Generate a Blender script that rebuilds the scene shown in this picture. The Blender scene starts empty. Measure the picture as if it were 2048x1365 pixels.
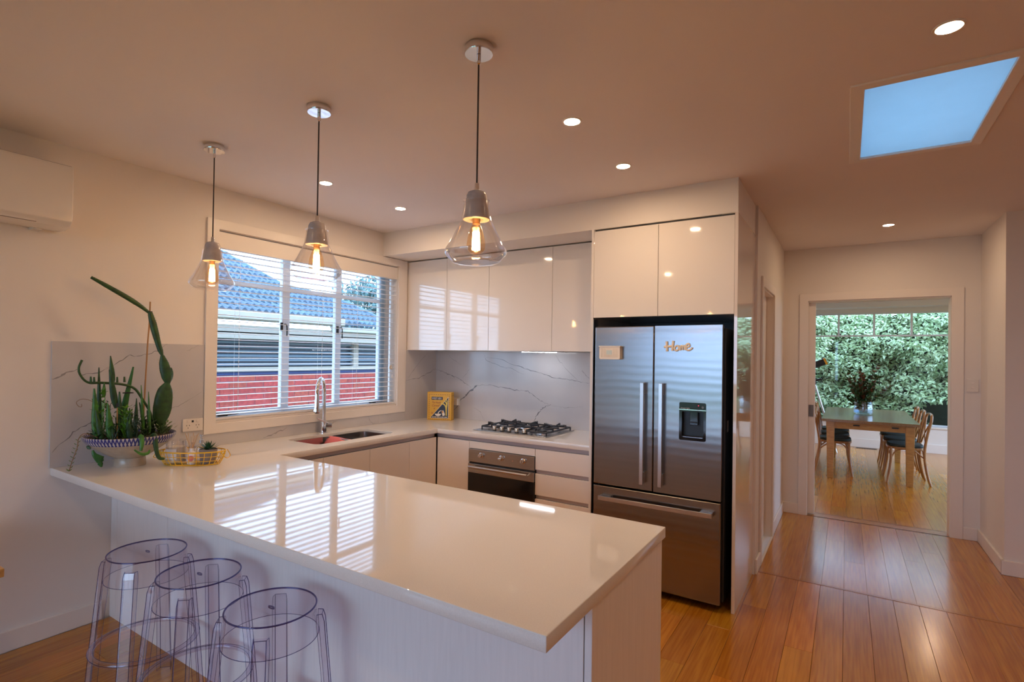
import bpy, bmesh, math, random
import numpy as np
from mathutils import Vector, Matrix
random.seed(7)
RN = np.random.RandomState(5)
SC = bpy.context.scene
COL = SC.collection
PI = math.pi

# ------------------------------------------------------------------ camera
CAM = Vector((3.5521, -4.2706, 1.5358))
_y, _p, _r = 0.581, 0.0093, -0.0148
fwd = Vector((-math.sin(_y), math.cos(_y), 0)); rgt = Vector((math.cos(_y), math.sin(_y), 0)); upv = Vector((0, 0, 1))
f2 = fwd * math.cos(_p) + upv * math.sin(_p); u2 = upv * math.cos(_p) - fwd * math.sin(_p)
r3 = rgt * math.cos(_r) - u2 * math.sin(_r); u3 = u2 * math.cos(_r) + rgt * math.sin(_r)
cd = bpy.data.cameras.new('camera'); cam = bpy.data.objects.new('camera', cd); COL.objects.link(cam)
m = Matrix.Identity(4)
for i in range(3):
    m[i][0] = r3[i]; m[i][1] = u3[i]; m[i][2] = -f2[i]; m[i][3] = CAM[i]
cam.matrix_world = m
cd.sensor_width = 36; cd.lens = 1066.8 / 2048 * 36
cd.shift_x = 0.01495; cd.shift_y = 0.00936
cd.clip_start = 0.05; cd.clip_end = 200
SC.camera = cam

# ------------------------------------------------------------------ world, exposure, light levels
SKY = (0.50, 0.74, 1.08)
SKY_STRENGTH = 4.9
DOWN_COL = (1.0, 0.70, 0.43)
DOWN_STRENGTH = 330
EXPOSURE = 0.45
SC.view_settings.view_transform = 'Standard'
SC.view_settings.look = 'None'
SC.view_settings.gamma = 1
SC.view_settings.use_curve_mapping = False
SC.view_settings.exposure = EXPOSURE
cy = SC.cycles
cy.use_denoising = True
cy.max_bounces = 14; cy.diffuse_bounces = 5; cy.glossy_bounces = 5; cy.transmission_bounces = 6
cy.transparent_max_bounces = 28
cy.sample_clamp_indirect = 6.0
cy.caustics_reflective = False; cy.caustics_refractive = False
w = bpy.data.worlds.new('sky'); SC.world = w; w.use_nodes = True
nt = w.node_tree; nt.nodes.clear()
wo = nt.nodes.new('ShaderNodeOutputWorld'); bg = nt.nodes.new('ShaderNodeBackground')
tc = nt.nodes.new('ShaderNodeTexCoord'); nz = nt.nodes.new('ShaderNodeTexNoise'); cr = nt.nodes.new('ShaderNodeValToRGB')
nz.inputs['Scale'].default_value = 2.2; nz.inputs['Detail'].default_value = 5
cr.color_ramp.elements[0].position = 0.3; cr.color_ramp.elements[1].position = 0.75
cr.color_ramp.elements[0].color = (SKY[0] * .78, SKY[1] * .86, SKY[2] * .95, 1); cr.color_ramp.elements[1].color = (.70, .88, 1.08, 1)
nt.links.new(tc.outputs['Generated'], nz.inputs['Vector']); nt.links.new(nz.outputs['Fac'], cr.inputs['Fac'])
nt.links.new(cr.outputs['Color'], bg.inputs['Color']); nt.links.new(bg.outputs['Background'], wo.inputs['Surface'])
bg.inputs['Strength'].default_value = SKY_STRENGTH


def portal(name, loc, rot, sx, sy):
    """a Cycles light portal in a real window opening: guides sky sampling, emits nothing itself"""
    ld = bpy.data.lights.new(name, 'AREA'); ld.shape = 'RECTANGLE'; ld.size = sx; ld.size_y = sy
    ld.cycles.is_portal = True
    o = bpy.data.objects.new(name, ld); o.location = loc; o.rotation_euler = rot; COL.objects.link(o)
    return o


portal('kitchen_window_portal', (-.16, -1.45, 1.66), (0, -PI / 2, 0), 1.2, 1.6)
portal('dining_window_portal', (3.5, 7.42, 1.42), (-PI / 2, 0, 0), 3.3, 2.0)
portal('rear_window_portal', (1.8, -7.66, 1.23), (PI / 2, 0, 0), 3.0, 2.3)
portal('dining_side_portal', (6.34, 4.9, 1.16), (0, PI / 2, 0), 2.2, 3.7)
portal('skylight_portal', (3.83, -1.21, 2.9), (0, 0, 0), .5, .95)

# ------------------------------------------------------------------ materials
MATS = {}


def mat(name, col, rough=.5, metal=0., spec=.5, coat=0., noise=0., nscale=8., col2=None, bump=0., bscale=60., stretch=None,
        emit=None, estr=0., trans=0., ior=1.5, rand=0., aniso=0., coatr=.03, detail=4., sss=0.):
    if name in MATS: return MATS[name]
    M = bpy.data.materials.new(name); M.use_nodes = True; n = M.node_tree; b = n.nodes['Principled BSDF']
    L = n.links
    b.inputs['Base Color'].default_value = (*col, 1); b.inputs['Roughness'].default_value = rough
    b.inputs['Metallic'].default_value = metal; b.inputs['Specular IOR Level'].default_value = spec
    b.inputs['Coat Weight'].default_value = coat; b.inputs['Coat Roughness'].default_value = coatr
    b.inputs['IOR'].default_value = ior; b.inputs['Transmission Weight'].default_value = trans
    b.inputs['Anisotropic'].default_value = aniso
    if emit: b.inputs['Emission Color'].default_value = (*emit, 1); b.inputs['Emission Strength'].default_value = estr
    t = n.nodes.new('ShaderNodeTexCoord'); mp = n.nodes.new('ShaderNodeMapping'); L.new(t.outputs['Object'], mp.inputs['Vector'])
    if stretch: mp.inputs['Scale'].default_value = stretch
    x = n.nodes.new('ShaderNodeTexNoise'); x.inputs['Scale'].default_value = nscale; x.inputs['Detail'].default_value = detail
    L.new(mp.outputs['Vector'], x.inputs['Vector'])
    c2 = col2 or tuple(c * (1 - noise) for c in col)
    mx = n.nodes.new('ShaderNodeMix'); mx.data_type = 'RGBA'
    mx.inputs[6].default_value = (*col, 1); mx.inputs[7].default_value = (*c2, 1)
    rp = n.nodes.new('ShaderNodeMapRange'); rp.inputs[1].default_value = .35; rp.inputs[2].default_value = .68
    L.new(x.outputs['Fac'], rp.inputs[0]); L.new(rp.outputs[0], mx.inputs[0])
    out = mx.outputs[2]
    if rand:
        oi = n.nodes.new('ShaderNodeObjectInfo'); hs = n.nodes.new('ShaderNodeHueSaturation')
        r1 = n.nodes.new('ShaderNodeMapRange'); r1.inputs[3].default_value = 1 - rand; r1.inputs[4].default_value = 1 + rand
        L.new(oi.outputs['Random'], r1.inputs[0]); L.new(r1.outputs[0], hs.inputs['Value']); L.new(out, hs.inputs['Color']); out = hs.outputs['Color']
        r2 = n.nodes.new('ShaderNodeMath'); r2.operation = 'MULTIPLY_ADD'; r2.inputs[1].default_value = 7.3; r2.inputs[2].default_value = 0
        L.new(oi.outputs['Random'], r2.inputs[0]); f = n.nodes.new('ShaderNodeMath'); f.operation = 'FRACT'; L.new(r2.outputs[0], f.inputs[0])
        r4 = n.nodes.new('ShaderNodeMapRange'); r4.inputs[3].default_value = .5 - rand * .045; r4.inputs[4].default_value = .5 + rand * .045
        L.new(f.outputs[0], r4.inputs[0]); L.new(r4.outputs[0], hs.inputs['Hue'])
        ad = n.nodes.new('ShaderNodeVectorMath'); ad.operation = 'ADD'; cx = n.nodes.new('ShaderNodeCombineXYZ')
        sc = n.nodes.new('ShaderNodeMath'); sc.operation = 'MULTIPLY'; sc.inputs[1].default_value = 40; L.new(oi.outputs['Random'], sc.inputs[0])
        L.new(sc.outputs[0], cx.inputs[0]); L.new(sc.outputs[0], cx.inputs[2]); L.new(t.outputs['Object'], ad.inputs[0]); L.new(cx.outputs[0], ad.inputs[1]); L.new(ad.outputs[0], mp.inputs['Vector'])
    L.new(out, b.inputs['Base Color'])
    if bump:
        x2 = n.nodes.new('ShaderNodeTexNoise'); x2.inputs['Scale'].default_value = bscale; x2.inputs['Detail'].default_value = 3
        L.new(mp.outputs['Vector'], x2.inputs['Vector'])
        bp = n.nodes.new('ShaderNodeBump'); bp.inputs['Strength'].default_value = bump; bp.inputs['Distance'].default_value = .01
        L.new(x2.outputs['Fac'], bp.inputs['Height']); L.new(bp.outputs['Normal'], b.inputs['Normal'])
    MATS[name] = M
    return M


def clearmat(name, tint=(1, 1, 1), rough=0., ior=1.5, gloss=(1, 1, 1), boost=0., pw=4.0):
    """thin clear sheet: transparent, with a Fresnel reflection"""
    if name in MATS: return MATS[name]
    M = bpy.data.materials.new(name); M.use_nodes = True; n = M.node_tree; n.nodes.clear(); L = n.links
    o = n.nodes.new('ShaderNodeOutputMaterial'); mx = n.nodes.new('ShaderNodeMixShader')
    t = n.nodes.new('ShaderNodeBsdfTransparent'); g = n.nodes.new('ShaderNodeBsdfGlossy'); f = n.nodes.new('ShaderNodeLayerWeight')
    t.inputs[0].default_value = (*tint, 1); g.inputs[0].default_value = (*gloss, 1); g.inputs['Roughness'].default_value = rough
    f.inputs[0].default_value = .5; f0 = ((ior - 1) / (ior + 1)) ** 2 * 1.6
    p = n.nodes.new('ShaderNodeMath'); p.operation = 'POWER'; p.inputs[1].default_value = pw; L.new(f.outputs['Facing'], p.inputs[0])
    a = n.nodes.new('ShaderNodeMath'); a.operation = 'MULTIPLY_ADD'; a.inputs[1].default_value = .85 - f0; a.inputs[2].default_value = f0 + boost; a.use_clamp = True
    L.new(p.outputs[0], a.inputs[0]); src = a.outputs[0]
    L.new(src, mx.inputs[0]); L.new(t.outputs[0], mx.inputs[1]); L.new(g.outputs[0], mx.inputs[2]); L.new(mx.outputs[0], o.inputs[0])
    MATS[name] = M
    return M


M_WALL = mat('wall_paint', (.83, .77, .72), .6, spec=.3, noise=.015, nscale=3, bump=.03, bscale=180)
M_CEIL = mat('ceiling_paint', (.84, .775, .76), .8, spec=.2, noise=.02, nscale=2)
M_TRIM = mat('gloss_trim', (.86, .79, .73), .35, noise=.01)
M_GLOSS = mat('gloss_cabinet', (.85, .79, .74), .05, spec=.55, coat=.3, noise=.01, nscale=2)
M_PULL = mat('finger_pull', (.55, .50, .52), .3, spec=.4, metal=.3)
M_DARKIN = mat('dark_recess', (.05, .045, .045), .5)
M_STONE = mat('quartz_top', (.80, .76, .72), .042, spec=.48, coat=.0, noise=.05, nscale=260, detail=2)
M_MARBLE = mat('marble_slab', (.61, .585, .59), .14, spec=.5, col2=(.52, .50, .515), nscale=1.7, detail=8)
M_VEIN = mat('marble_vein', (.27, .265, .29), .16, noise=.5, nscale=30)
M_VEIN2 = mat('marble_vein_pale', (.40, .385, .40), .16, noise=.3, nscale=30)
M_WOODLAM = mat('white_woodgrain', (.84, .79, .77), .35, noise=.05, nscale=5, stretch=(14, 14, 1), bump=.05, bscale=12)
M_FLOOR = mat('polished_boards', (.56, .225, .018), .23, spec=.5, col2=(.40, .135, .008), nscale=9, stretch=(10, .35, 1), rand=.17, coat=.3, coatr=.16, detail=6)
M_SUB = mat('board_gap', (.05, .02, .008), .7)
M_STEEL = mat('brushed_steel', (.50, .47, .45), .26, metal=1, noise=.12, nscale=3, stretch=(.6, .6, 60), bump=.02, bscale=3)
M_CHROME = mat('chrome', (.82, .82, .84), .06, metal=1)
M_ALU = mat('satin_metal', (.62, .60, .60), .28, metal=1)
M_BLACK = mat('black_gloss', (.012, .012, .014), .08, spec=.5)
M_BLACKM = mat('black_matt', (.02, .02, .022), .45)
M_IRON = mat('cast_iron', (.025, .03, .045), .42, noise=.2)
M_PLASTIC = mat('white_plastic', (.80, .74, .68), .3)
M_GLASS = clearmat('window_glass', (.96, .98, 1.), ior=1.25)
M_LAMPGLASS = clearmat('lamp_glass', (.97, .96, .96), .02, ior=1.7, boost=.03, pw=2.2)
M_ACRYL = clearmat('clear_polycarbonate', (.91, .885, .94), .03, 1.5, boost=.0)
M_ACRYLED = clearmat('polycarbonate_edge', (.30, .27, .50), .08, 1.5, (.8, .8, 1), boost=.02)
M_TIMBER = mat('timber', (.52, .27, .075), .35, col2=(.40, .19, .05), nscale=5, stretch=(3, 12, 12), coat=.2)
M_CHAIR = mat('bentwood', (.46, .21, .06), .3, col2=(.32, .13, .035), nscale=9, coat=.3)
M_GREEN = mat('cactus_green', (.03, .095, .02), .45, col2=(.015, .045, .015), nscale=30, bump=.1, bscale=150)
M_GREEN2 = mat('leaf_green', (.06, .22, .02), .4, col2=(.035, .12, .02), nscale=40)
M_BROWN = mat('stem_brown', (.30, .16, .07), .6, noise=.3)

# ------------------------------------------------------------------ mesh helpers


class MB:
    def __init__(s): s.v = []; s.f = []; s.mi = []; s.cur = 0

    def add(s, v, f):
        o = len(s.v); s.v += [tuple(p) for p in v]; s.f += [tuple(i + o for i in q) for q in f]; s.mi += [s.cur] * len(f); return s

    def box(s, x0, x1, y0, y1, z0, z1):
        return s.add([(x0, y0, z0), (x1, y0, z0), (x1, y1, z0), (x0, y1, z0), (x0, y0, z1), (x1, y0, z1), (x1, y1, z1), (x0, y1, z1)],
                     [(0, 3, 2, 1), (4, 5, 6, 7), (0, 1, 5, 4), (1, 2, 6, 5), (2, 3, 7, 6), (3, 0, 4, 7)])

    def lathe(s, prof, c=(0, 0, 0), seg=32, axis='z', sy=1., caps=True):
        """prof: [(r, h)]"""
        v = []; f = []
        for r, h in prof:
            for k in range(seg):
                a = 2 * PI * k / seg; p = (r * math.cos(a), r * math.sin(a) * sy, h)
                if axis == 'x': p = (p[2], p[0], p[1])
                if axis == 'y': p = (p[1], p[2], p[0])
                v.append((p[0] + c[0], p[1] + c[1], p[2] + c[2]))
        n = len(prof)
        for i in range(n - 1):
            for k in range(seg):
                a = i * seg + k; b = i * seg + (k + 1) % seg; f.append((a, b, b + seg, a + seg))
        if caps:
            if prof[0][0] > 1e-6: f.append(tuple(range(seg - 1, -1, -1)))
            if prof[-1][0] > 1e-6: f.append(tuple((n - 1) * seg + k for k in range(seg)))
        return s.add(v, f)

    def tube(s, pts, r, seg=8, closed=False, flat=1., caps=True):
        pts = [Vector(p) for p in pts]; n = len(pts)
        rs = r if isinstance(r, (list, tuple)) else [r] * n
        v = []; f = []; prev = None
        for i, p in enumerate(pts):
            a = pts[(i - 1) % n] if closed or i else p; b = pts[(i + 1) % n] if closed or i < n - 1 else p
            t = (b - a).normalized()
            if prev is None:
                ref = Vector((0, 0, 1)) if abs(t.z) < .9 else Vector((1, 0, 0)); prev = (ref - t * ref.dot(t)).normalized()
            nn = (prev - t * prev.dot(t)); nn = nn.normalized() if nn.length > 1e-6 else t.orthogonal().normalized()
            prev = nn; bb = t.cross(nn)
            for k in range(seg):
                an = 2 * PI * k / seg; v.append(p + (nn * math.cos(an) + bb * math.sin(an) * flat) * rs[i])
        m_ = n if closed else n - 1
        for i in range(m_):
            for k in range(seg):
                a = i * seg + k; b = i * seg + (k + 1) % seg; c = ((i + 1) % n) * seg
                f.append((a, b, c + (k + 1) % seg, c + k))
        if caps and not closed: f.append(tuple(range(seg - 1, -1, -1))); f.append(tuple((n - 1) * seg + k for k in range(seg)))
        return s.add(v, f)

    def prism(s, pts, y0, y1, plane='xz'):
        """pts polygon extruded along the third axis"""
        n = len(pts)
        def mk(a, b, c): return (a, c, b) if plane == 'xz' else ((c, a, b) if plane == 'yz' else (a, b, c))
        v = [mk(a, b, y0) for a, b in pts] + [mk(a, b, y1) for a, b in pts]
        f = [tuple(range(n)), tuple(range(2 * n - 1, n - 1, -1))] + [(i, i + n, (i + 1) % n + n, (i + 1) % n) for i in range(n)]
        return s.add(v, f)

    def mesh(s, name, mats, smooth=None, off=(0, 0, 0), recalc=True):
        me = bpy.data.meshes.new(name)
        me.from_pydata([(p[0] - off[0], p[1] - off[1], p[2] - off[2]) for p in s.v], [], s.f)
        for m_ in (mats if isinstance(mats, (list, tuple)) else [mats]): me.materials.append(m_)
        if isinstance(mats, (list, tuple)): me.polygons.foreach_set('material_index', s.mi)
        if recalc:
            b = bmesh.new(); b.from_mesh(me); bmesh.ops.recalc_face_normals(b, faces=b.faces); b.to_mesh(me); b.free()
        if smooth is not None:
            me.shade_smooth(); me.set_sharp_from_angle(angle=math.radians(smooth))
        me.update(); return me

    def build(s, name, mats, parent=None, smooth=None, bev=0., off=None, segs=2, **tags):
        o0 = off if off is not None else wloc(parent)
        me = s.mesh(name, mats, smooth, o0)
        o = bpy.data.objects.new(name, me); COL.objects.link(o)
        if parent: o.parent = parent
        if bev:
            md = o.modifiers.new('bevel', 'BEVEL'); md.width = bev; md.segments = segs; md.limit_method = 'ANGLE'; md.harden_normals = False
        for k, q in tags.items(): o[k] = q
        return o


def wloc(p):
    l = Vector((0, 0, 0))
    while p is not None: l += p.location; p = p.parent
    return l


def thing(name, label, cat, loc=(0, 0, 0), group=None, **k):
    o = bpy.data.objects.new(name, None); o.location = loc; o.empty_display_size = .05; COL.objects.link(o)
    tag(o, label, cat, group)
    for a, b in k.items(): o[a] = b
    return o


def tag(o, label, cat, group=None):
    o['label'] = label; o['category'] = cat
    if group: o['group'] = group
    return o


def dup(root, loc, rz=None, label=None, off=None):
    c = root.copy(); COL.objects.link(c); c.location = loc
    if rz is not None: c.rotation_euler = (0, 0, rz)
    if label: c['label'] = label
    def rec(a, b):
        for ch in a.children:
            d = ch.copy(); COL.objects.link(d); d.parent = b; rec(ch, d)
    rec(root, c)
    return c


def slab(name, outer, holes, d0, d1, plane, mats, parent=None, bev=0., smooth=None, **tags):
    """flat polygon with holes, extruded d0..d1. plane 'xy' | 'yz' (thickness along x) | 'xz' (thickness along y)"""
    cu = bpy.data.curves.new('tmp', 'CURVE'); cu.dimensions = '2D'; cu.fill_mode = 'BOTH'; cu.extrude = abs(d1 - d0) / 2
    for ring in [outer] + list(holes):
        sp = cu.splines.new('POLY'); sp.points.add(len(ring) - 1); sp.use_cyclic_u = True
        for i, (a, b) in enumerate(ring): sp.points[i].co = (a, b, 0, 1)
    t = bpy.data.objects.new('tmp', cu); COL.objects.link(t)
    dg = bpy.context.evaluated_depsgraph_get(); me = bpy.data.meshes.new_from_object(t.evaluated_get(dg))
    bpy.data.objects.remove(t); bpy.data.curves.remove(cu)
    b = bmesh.new(); b.from_mesh(me); bmesh.ops.remove_doubles(b, verts=b.verts, dist=1e-5)
    bmesh.ops.dissolve_limit(b, angle_limit=.01, verts=b.verts, edges=b.edges) if not holes else None
    mid = (d0 + d1) / 2; off = wloc(parent)
    for q in b.verts:
        x, y, z = q.co
        z += 0
        p = (x, y, z + mid) if plane == 'xy' else ((z + mid, x, y) if plane == 'yz' else (x, z + mid, y))
        q.co = Vector(p) - off
    bmesh.ops.recalc_face_normals(b, faces=b.faces); b.to_mesh(me); b.free()
    me.materials.clear()
    for m_ in (mats if isinstance(mats, (list, tuple)) else [mats]): me.materials.append(m_)
    o = bpy.data.objects.new(name, me); me.name = name; COL.objects.link(o)
    if parent: o.parent = parent
    if bev:
        md = o.modifiers.new('bevel', 'BEVEL'); md.width = bev; md.segments = 2; md.limit_method = 'ANGLE'
    for k, q in tags.items(): o[k] = q
    return o


def rect(a0, a1, b0, b1): return [(a0, b0), (a1, b0), (a1, b1), (a0, b1)]


def rrect(a0, a1, b0, b1, r, n=6):
    P = []
    for cx, cy_, s in ((a1 - r, b1 - r, 0), (a0 + r, b1 - r, 1), (a0 + r, b0 + r, 2), (a1 - r, b0 + r, 3)):
        for k in range(n + 1):
            a = PI / 2 * (s + k / n); P.append((cx + r * math.cos(a), cy_ + r * math.sin(a)))
    return P


def bx(name, m_, x0, x1, y0, y1, z0, z1, parent=None, bev=0., **t):
    return MB().box(x0, x1, y0, y1, z0, z1).build(name, m_, parent, bev=bev, **t)


def sbox(name, m_, *a, parent=None, bev=0.): return bx(name, m_, *a, parent=parent, bev=bev, kind='structure')


def spline(P, n=8):
    """Catmull-Rom through P"""
    P = [Vector(p) for p in P]; Q = [2 * P[0] - P[1]] + P + [2 * P[-1] - P[-2]]; out = []
    for i in range(1, len(Q) - 2):
        for k in range(n):
            t = k / n; a, b, c, d = Q[i - 1:i + 3]
            out.append(.5 * ((2 * b) + (c - a) * t + (2 * a - 5 * b + 4 * c - d) * t * t + (3 * b - a - 3 * c + d) * t ** 3))
    out.append(P[-1]); return out


CE = 2.642   # ceiling height
# ================================================================== ROOM SHELL
S = 'structure'
slab('ceiling', rect(-.2, 7.0, -7.8, 2.0), [rect(3.57, 4.095, -1.70, -.73)], CE, CE + .12, 'xy', M_CEIL, kind=S)
# skylight
sk = thing('skylight', 'square ceiling skylight with pale blue diffuser and mitred white trim', 'skylight', (3.83, -1.21, CE))
slab('skylight_trim', rect(3.555, 4.108, -1.712, -.716), [rect(3.605, 4.062, -1.662, -.762)], CE - .008, CE + .02, 'xy', M_TRIM, sk, bev=.003)
sbt = MB().box(3.55, 3.57, -1.72, -.71, CE + .12, CE + .6).box(4.095, 4.115, -1.72, -.71, CE + .12, CE + .6).box(3.57, 4.095, -1.72, -1.70, CE + .12, CE + .6).box(3.57, 4.095, -.73, -.71, CE + .12, CE + .6)
sbt.build('light_shaft', mat('shaft_white', (.85, .85, .85), .5), sk)
MD = mat('skylight_diffuser', (.50, .70, .85), .08, spec=.5, noise=.12, nscale=7, detail=7)  # noise smudges in the colour imitate faint reflections of the room
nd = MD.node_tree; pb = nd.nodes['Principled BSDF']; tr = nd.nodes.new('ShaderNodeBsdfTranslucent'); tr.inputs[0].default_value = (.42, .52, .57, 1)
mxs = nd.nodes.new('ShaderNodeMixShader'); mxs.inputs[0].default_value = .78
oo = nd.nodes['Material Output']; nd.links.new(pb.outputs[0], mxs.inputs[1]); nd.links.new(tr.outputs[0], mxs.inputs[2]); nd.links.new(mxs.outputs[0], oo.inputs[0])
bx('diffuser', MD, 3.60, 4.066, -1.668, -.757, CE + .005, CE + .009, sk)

# left (window) wall
WY0, WY1, WZ0, WZ1 = -2.305, -.58, 1.05, 2.36
slab('wall_left', rect(-7.8, 0.12, -.3, CE + .1), [rect(WY0, WY1, WZ0, WZ1)], -.14, 0, 'yz', M_WALL, kind=S)
# hob wall and the void behind (kitchen back)
sbox('wall_back', M_WALL, -.14, 2.90, 0, .12, -.3, CE + .1)
# hall left wall with doorway
DZ = 2.09
slab('wall_hall', rect(-.052, 1.86, -.3, CE + .1), [rect(.21, .93, 0, DZ)], 2.90, 3.013, 'yz', M_WALL, kind=S)
# hall end wall with wide doorway
EX0, EX1, EY, EZ = 3.229, 4.32, 1.859, 2.122
slab('wall_end', rect(2.0, 4.53, -.3, CE + .1), [rect(EX0, EX1, 0, EZ)], EY, EY + .14, 'xz', M_WALL, kind=S)
sbox('wall_right', M_WALL, 4.518, 7.0, 1.015, EY + .14, -.3, CE + .1)
sbox('wall_east', M_WALL, 6.9, 7.04, -7.8, 1.1, -.3, CE + .1)
slab('wall_rear', rect(-.14, 7.0, -.3, CE + .1), [rect(.3, 3.3, .08, 2.38)], -7.64, -7.5, 'xz', M_WALL, kind=S)
# bulkhead over the cabinets
sbox('trim_bulkhead', M_WALL, 0, 2.995, -.775, 0, 2.43, CE)
# dining room shell
sbox('wall_dining_left', M_WALL, 1.9, 2.0, 2.0, 7.3, -.3, 2.75)
slab('wall_dining_right', rect(2.0, 7.3, -.3, 2.75), [rect(3.0, 6.8, .02, 2.3)], 6.2, 6.3, 'yz', M_WALL, kind=S)
w4 = thing('window_4', 'glazed doors on the right side of the dining room', 'window', (6.25, 4.9, .02)); w4['kind'] = S; del w4['category']
slab('window_frame', rect(3.0, 6.8, .02, 2.3), [rect(3.06 + k * .935, 3.935 + k * .935, .10, 2.22) for k in range(4)], 6.22, 6.27, 'yz', M_TRIM, w4)
for k in range(4): bx('pane', M_GLASS, 6.244, 6.248, 3.06 + k * .935, 3.935 + k * .935, .10, 2.22, w4)
sbox('wall_dining_near', M_WALL, 4.53, 6.3, 2.0, 2.1, -.3, 2.75)
sbox('ceiling_dining', M_CEIL, 1.9, 6.3, 1.95, 7.4, 2.62, 2.75)
slab('wall_dining_window', rect(1.9, 6.3, -.3, 2.7), [rect(1.97, 5.02, .44, 2.40)], 7.26, 7.40, 'xz', M_WALL, kind=S)
sbox('trim_bulkhead_dining', M_CEIL, 2.0, 6.2, 6.95, 7.26, 2.47, 2.62)

# baseboards
BB = .105


def skirt(name, x0, x1, y0, y1, h=BB): sbox(name, M_TRIM, x0, x1, y0, y1, 0, h, bev=.003)


skirt('baseboard_left', 0, .018, -7.5, -2.94)
skirt('baseboard_hall_near', 3.0135, 3.028, -.05, .135)
skirt('baseboard_hall_far', 3.0135, 3.028, 1.005, EY)
skirt('baseboard_end_left', 3.028, 3.155, EY - .016, EY)
skirt('baseboard_end_right', 4.405, 4.50, EY - .016, EY)
skirt('baseboard_right', 4.50, 4.518, 1.0, EY)
skirt('baseboard_right_front', 4.50, 6.9, .998, 1.015)
skirt('baseboard_dining', 2.0, 6.2, 7.243, 7.26, .15)
skirt('baseboard_rear', 4.5, 6.9, -7.5, -7.482)

# ---- floor: slab, boards as parts
floor = sbox('floor', M_SUB, -.14, 7.0, -7.8, 7.4, -.30, -.012)
sbox('floor_rear', M_FLOOR, 0.0, 6.9, -7.5, -4.8, -.012, -.002)
PL = {}


def plank_mesh(L_, W_):
    k = (round(L_, 2), round(W_, 3))
    if k not in PL:
        g = .0004; c = .0009; x1 = k[1] / 2 - g; y1 = k[0] / 2 - g
        P = [(-x1, -y1, -.012), (x1, -y1, -.012), (x1, y1, -.012), (-x1, y1, -.012), (-x1, -y1, -c), (x1, -y1, -c), (x1, y1, -c), (-x1, y1, -c),
             (-x1 + c, -y1 + c, 0), (x1 - c, -y1 + c, 0), (x1 - c, y1 - c, 0), (-x1 + c, y1 - c, 0)]
        b = MB().add(P, [(0, 1, 5, 4), (1, 2, 6, 5), (2, 3, 7, 6), (3, 0, 4, 7), (4, 5, 9, 8), (5, 6, 10, 9), (6, 7, 11, 10), (7, 4, 8, 11), (8, 9, 10, 11)])
        PL[k] = b.mesh('floorboard', M_FLOOR)
    return PL[k]


def boards(x0, x1, y0, y1, pitch, phase, rs):
    r = random.Random(rs); x = phase - math.ceil((phase - x0) / pitch) * pitch
    while x < x1 - .005:
        a, b = max(x, x0), min(x + pitch, x1)
        if b - a > .02:
            y = y0; first = True
            while y < y1 - .02:
                L_ = round(r.choice([.9, 1.4, 1.9, 2.4, 3.1]) * (r.random() * .6 + .4 if first else 1), 1); first = False
                L_ = max(.4, L_)
                if y + L_ > y1 - .4: L_ = y1 - y
                o = bpy.data.objects.new('floorboard', plank_mesh(L_, b - a)); COL.objects.link(o); o.parent = floor
                o.location = ((a + b) / 2, y + L_ / 2, 0); y += L_
        x += pitch


boards(0.02, 5.6, -4.8, .012, .1325, 3.148, 3)
boards(3.014, 4.50, .036, EY + .005, .1295, 3.158, 5)
boards(4.50, 5.3, .036, 1.0, .1295, 3.158, 6)
boards(2.0, 5.6, 2.0, 7.25, .1325, 3.16, 9)
sbox('floor_strip', mat('floor_strip', (.42, .17, .04), .25), 3.014, 6.9, .012, .036, -.012, .0015)
sbox('floor_strip_doorway', MATS['floor_strip'], EX0, EX1, EY + .005, 2.0, -.012, .0008)
sbox('floor_far', M_FLOOR, 5.6, 6.9, -4.8, .012, -.012, -.001)

# ---- kitchen window: frame, sashes, panes, reveal, architrave
M_WINP = mat('window_paint', (.74, .76, .80), .4, noise=.02)
w1 = thing('window_1', 'white three-light kitchen window with glazing bars behind the blind', 'window', (-.10, -1.45, 1.05)); w1['kind'] = S
del w1['category']
fr = slab('window_frame', rect(WY0, -.60, WZ0, 2.36), [rect(-2.255, -1.746, 1.115, 2.012), rect(-1.68, -1.232, 1.115, 2.012), rect(-1.174, -.729, 1.115, 2.012),
                                                       rect(-2.255, -1.746, 2.040, 2.30), rect(-1.68, -1.232, 2.040, 2.30), rect(-1.174, -.729, 2.040, 2.30)], -.125, -.085, 'yz', M_WINP, w1, bev=.004)
for a, b in ((-2.255, -1.746), (-1.68, -1.232), (-1.174, -.729)):
    bx('pane', M_GLASS, -.108, -.105, a, b, 1.115, 2.012, w1); bx('pane', M_GLASS, -.108, -.105, a, b, 2.04, 2.30, w1)
bx('side_post', mat('blue_grey_post', (.30, .42, .52), .5), -.084, -.078, -.725, -.655, 1.10, 2.30, w1)
for y in (-1.752, -1.215):
    b = MB().box(-.084, -.079, y - .012, y + .012, 1.70, 1.765).tube(spline([(-.079, y, 1.745), (-.05, y + .012, 1.752), (-.045, y + .02, 1.73), (-.05, y + .024, 1.66)], 5), .005, 8)
    b.build('casement_latch', M_BLACKM, w1, smooth=50)
for y in (-2.20, -.80):
    b = MB().box(-.084, -.06, y - .04, y + .02, 1.085, 1.10).tube([(-.065, y + .02, 1.095), (-.06, y + .1, 1.10)], .004, 6)
    b.build('window_stay', M_BLACKM, w1)
rv = MB().box(-.085, 0, WY0 - .0, WY0 + .004, WZ0, WZ1).box(-.085, 0, WY1 - .004, WY1, WZ0, WZ1).box(-.085, 0.0, WY0, WY1, WZ0, WZ0 + .012).box(-.085, 0, WY0, WY1, WZ1 - .004, WZ1)
rv.build('window_reveal', M_TRIM, w1)
bx('window_sill', M_TRIM, -.085, .004, WY0 + .004, WY1 - .004, WZ0 + .012, WZ0 + .018, w1)
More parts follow.
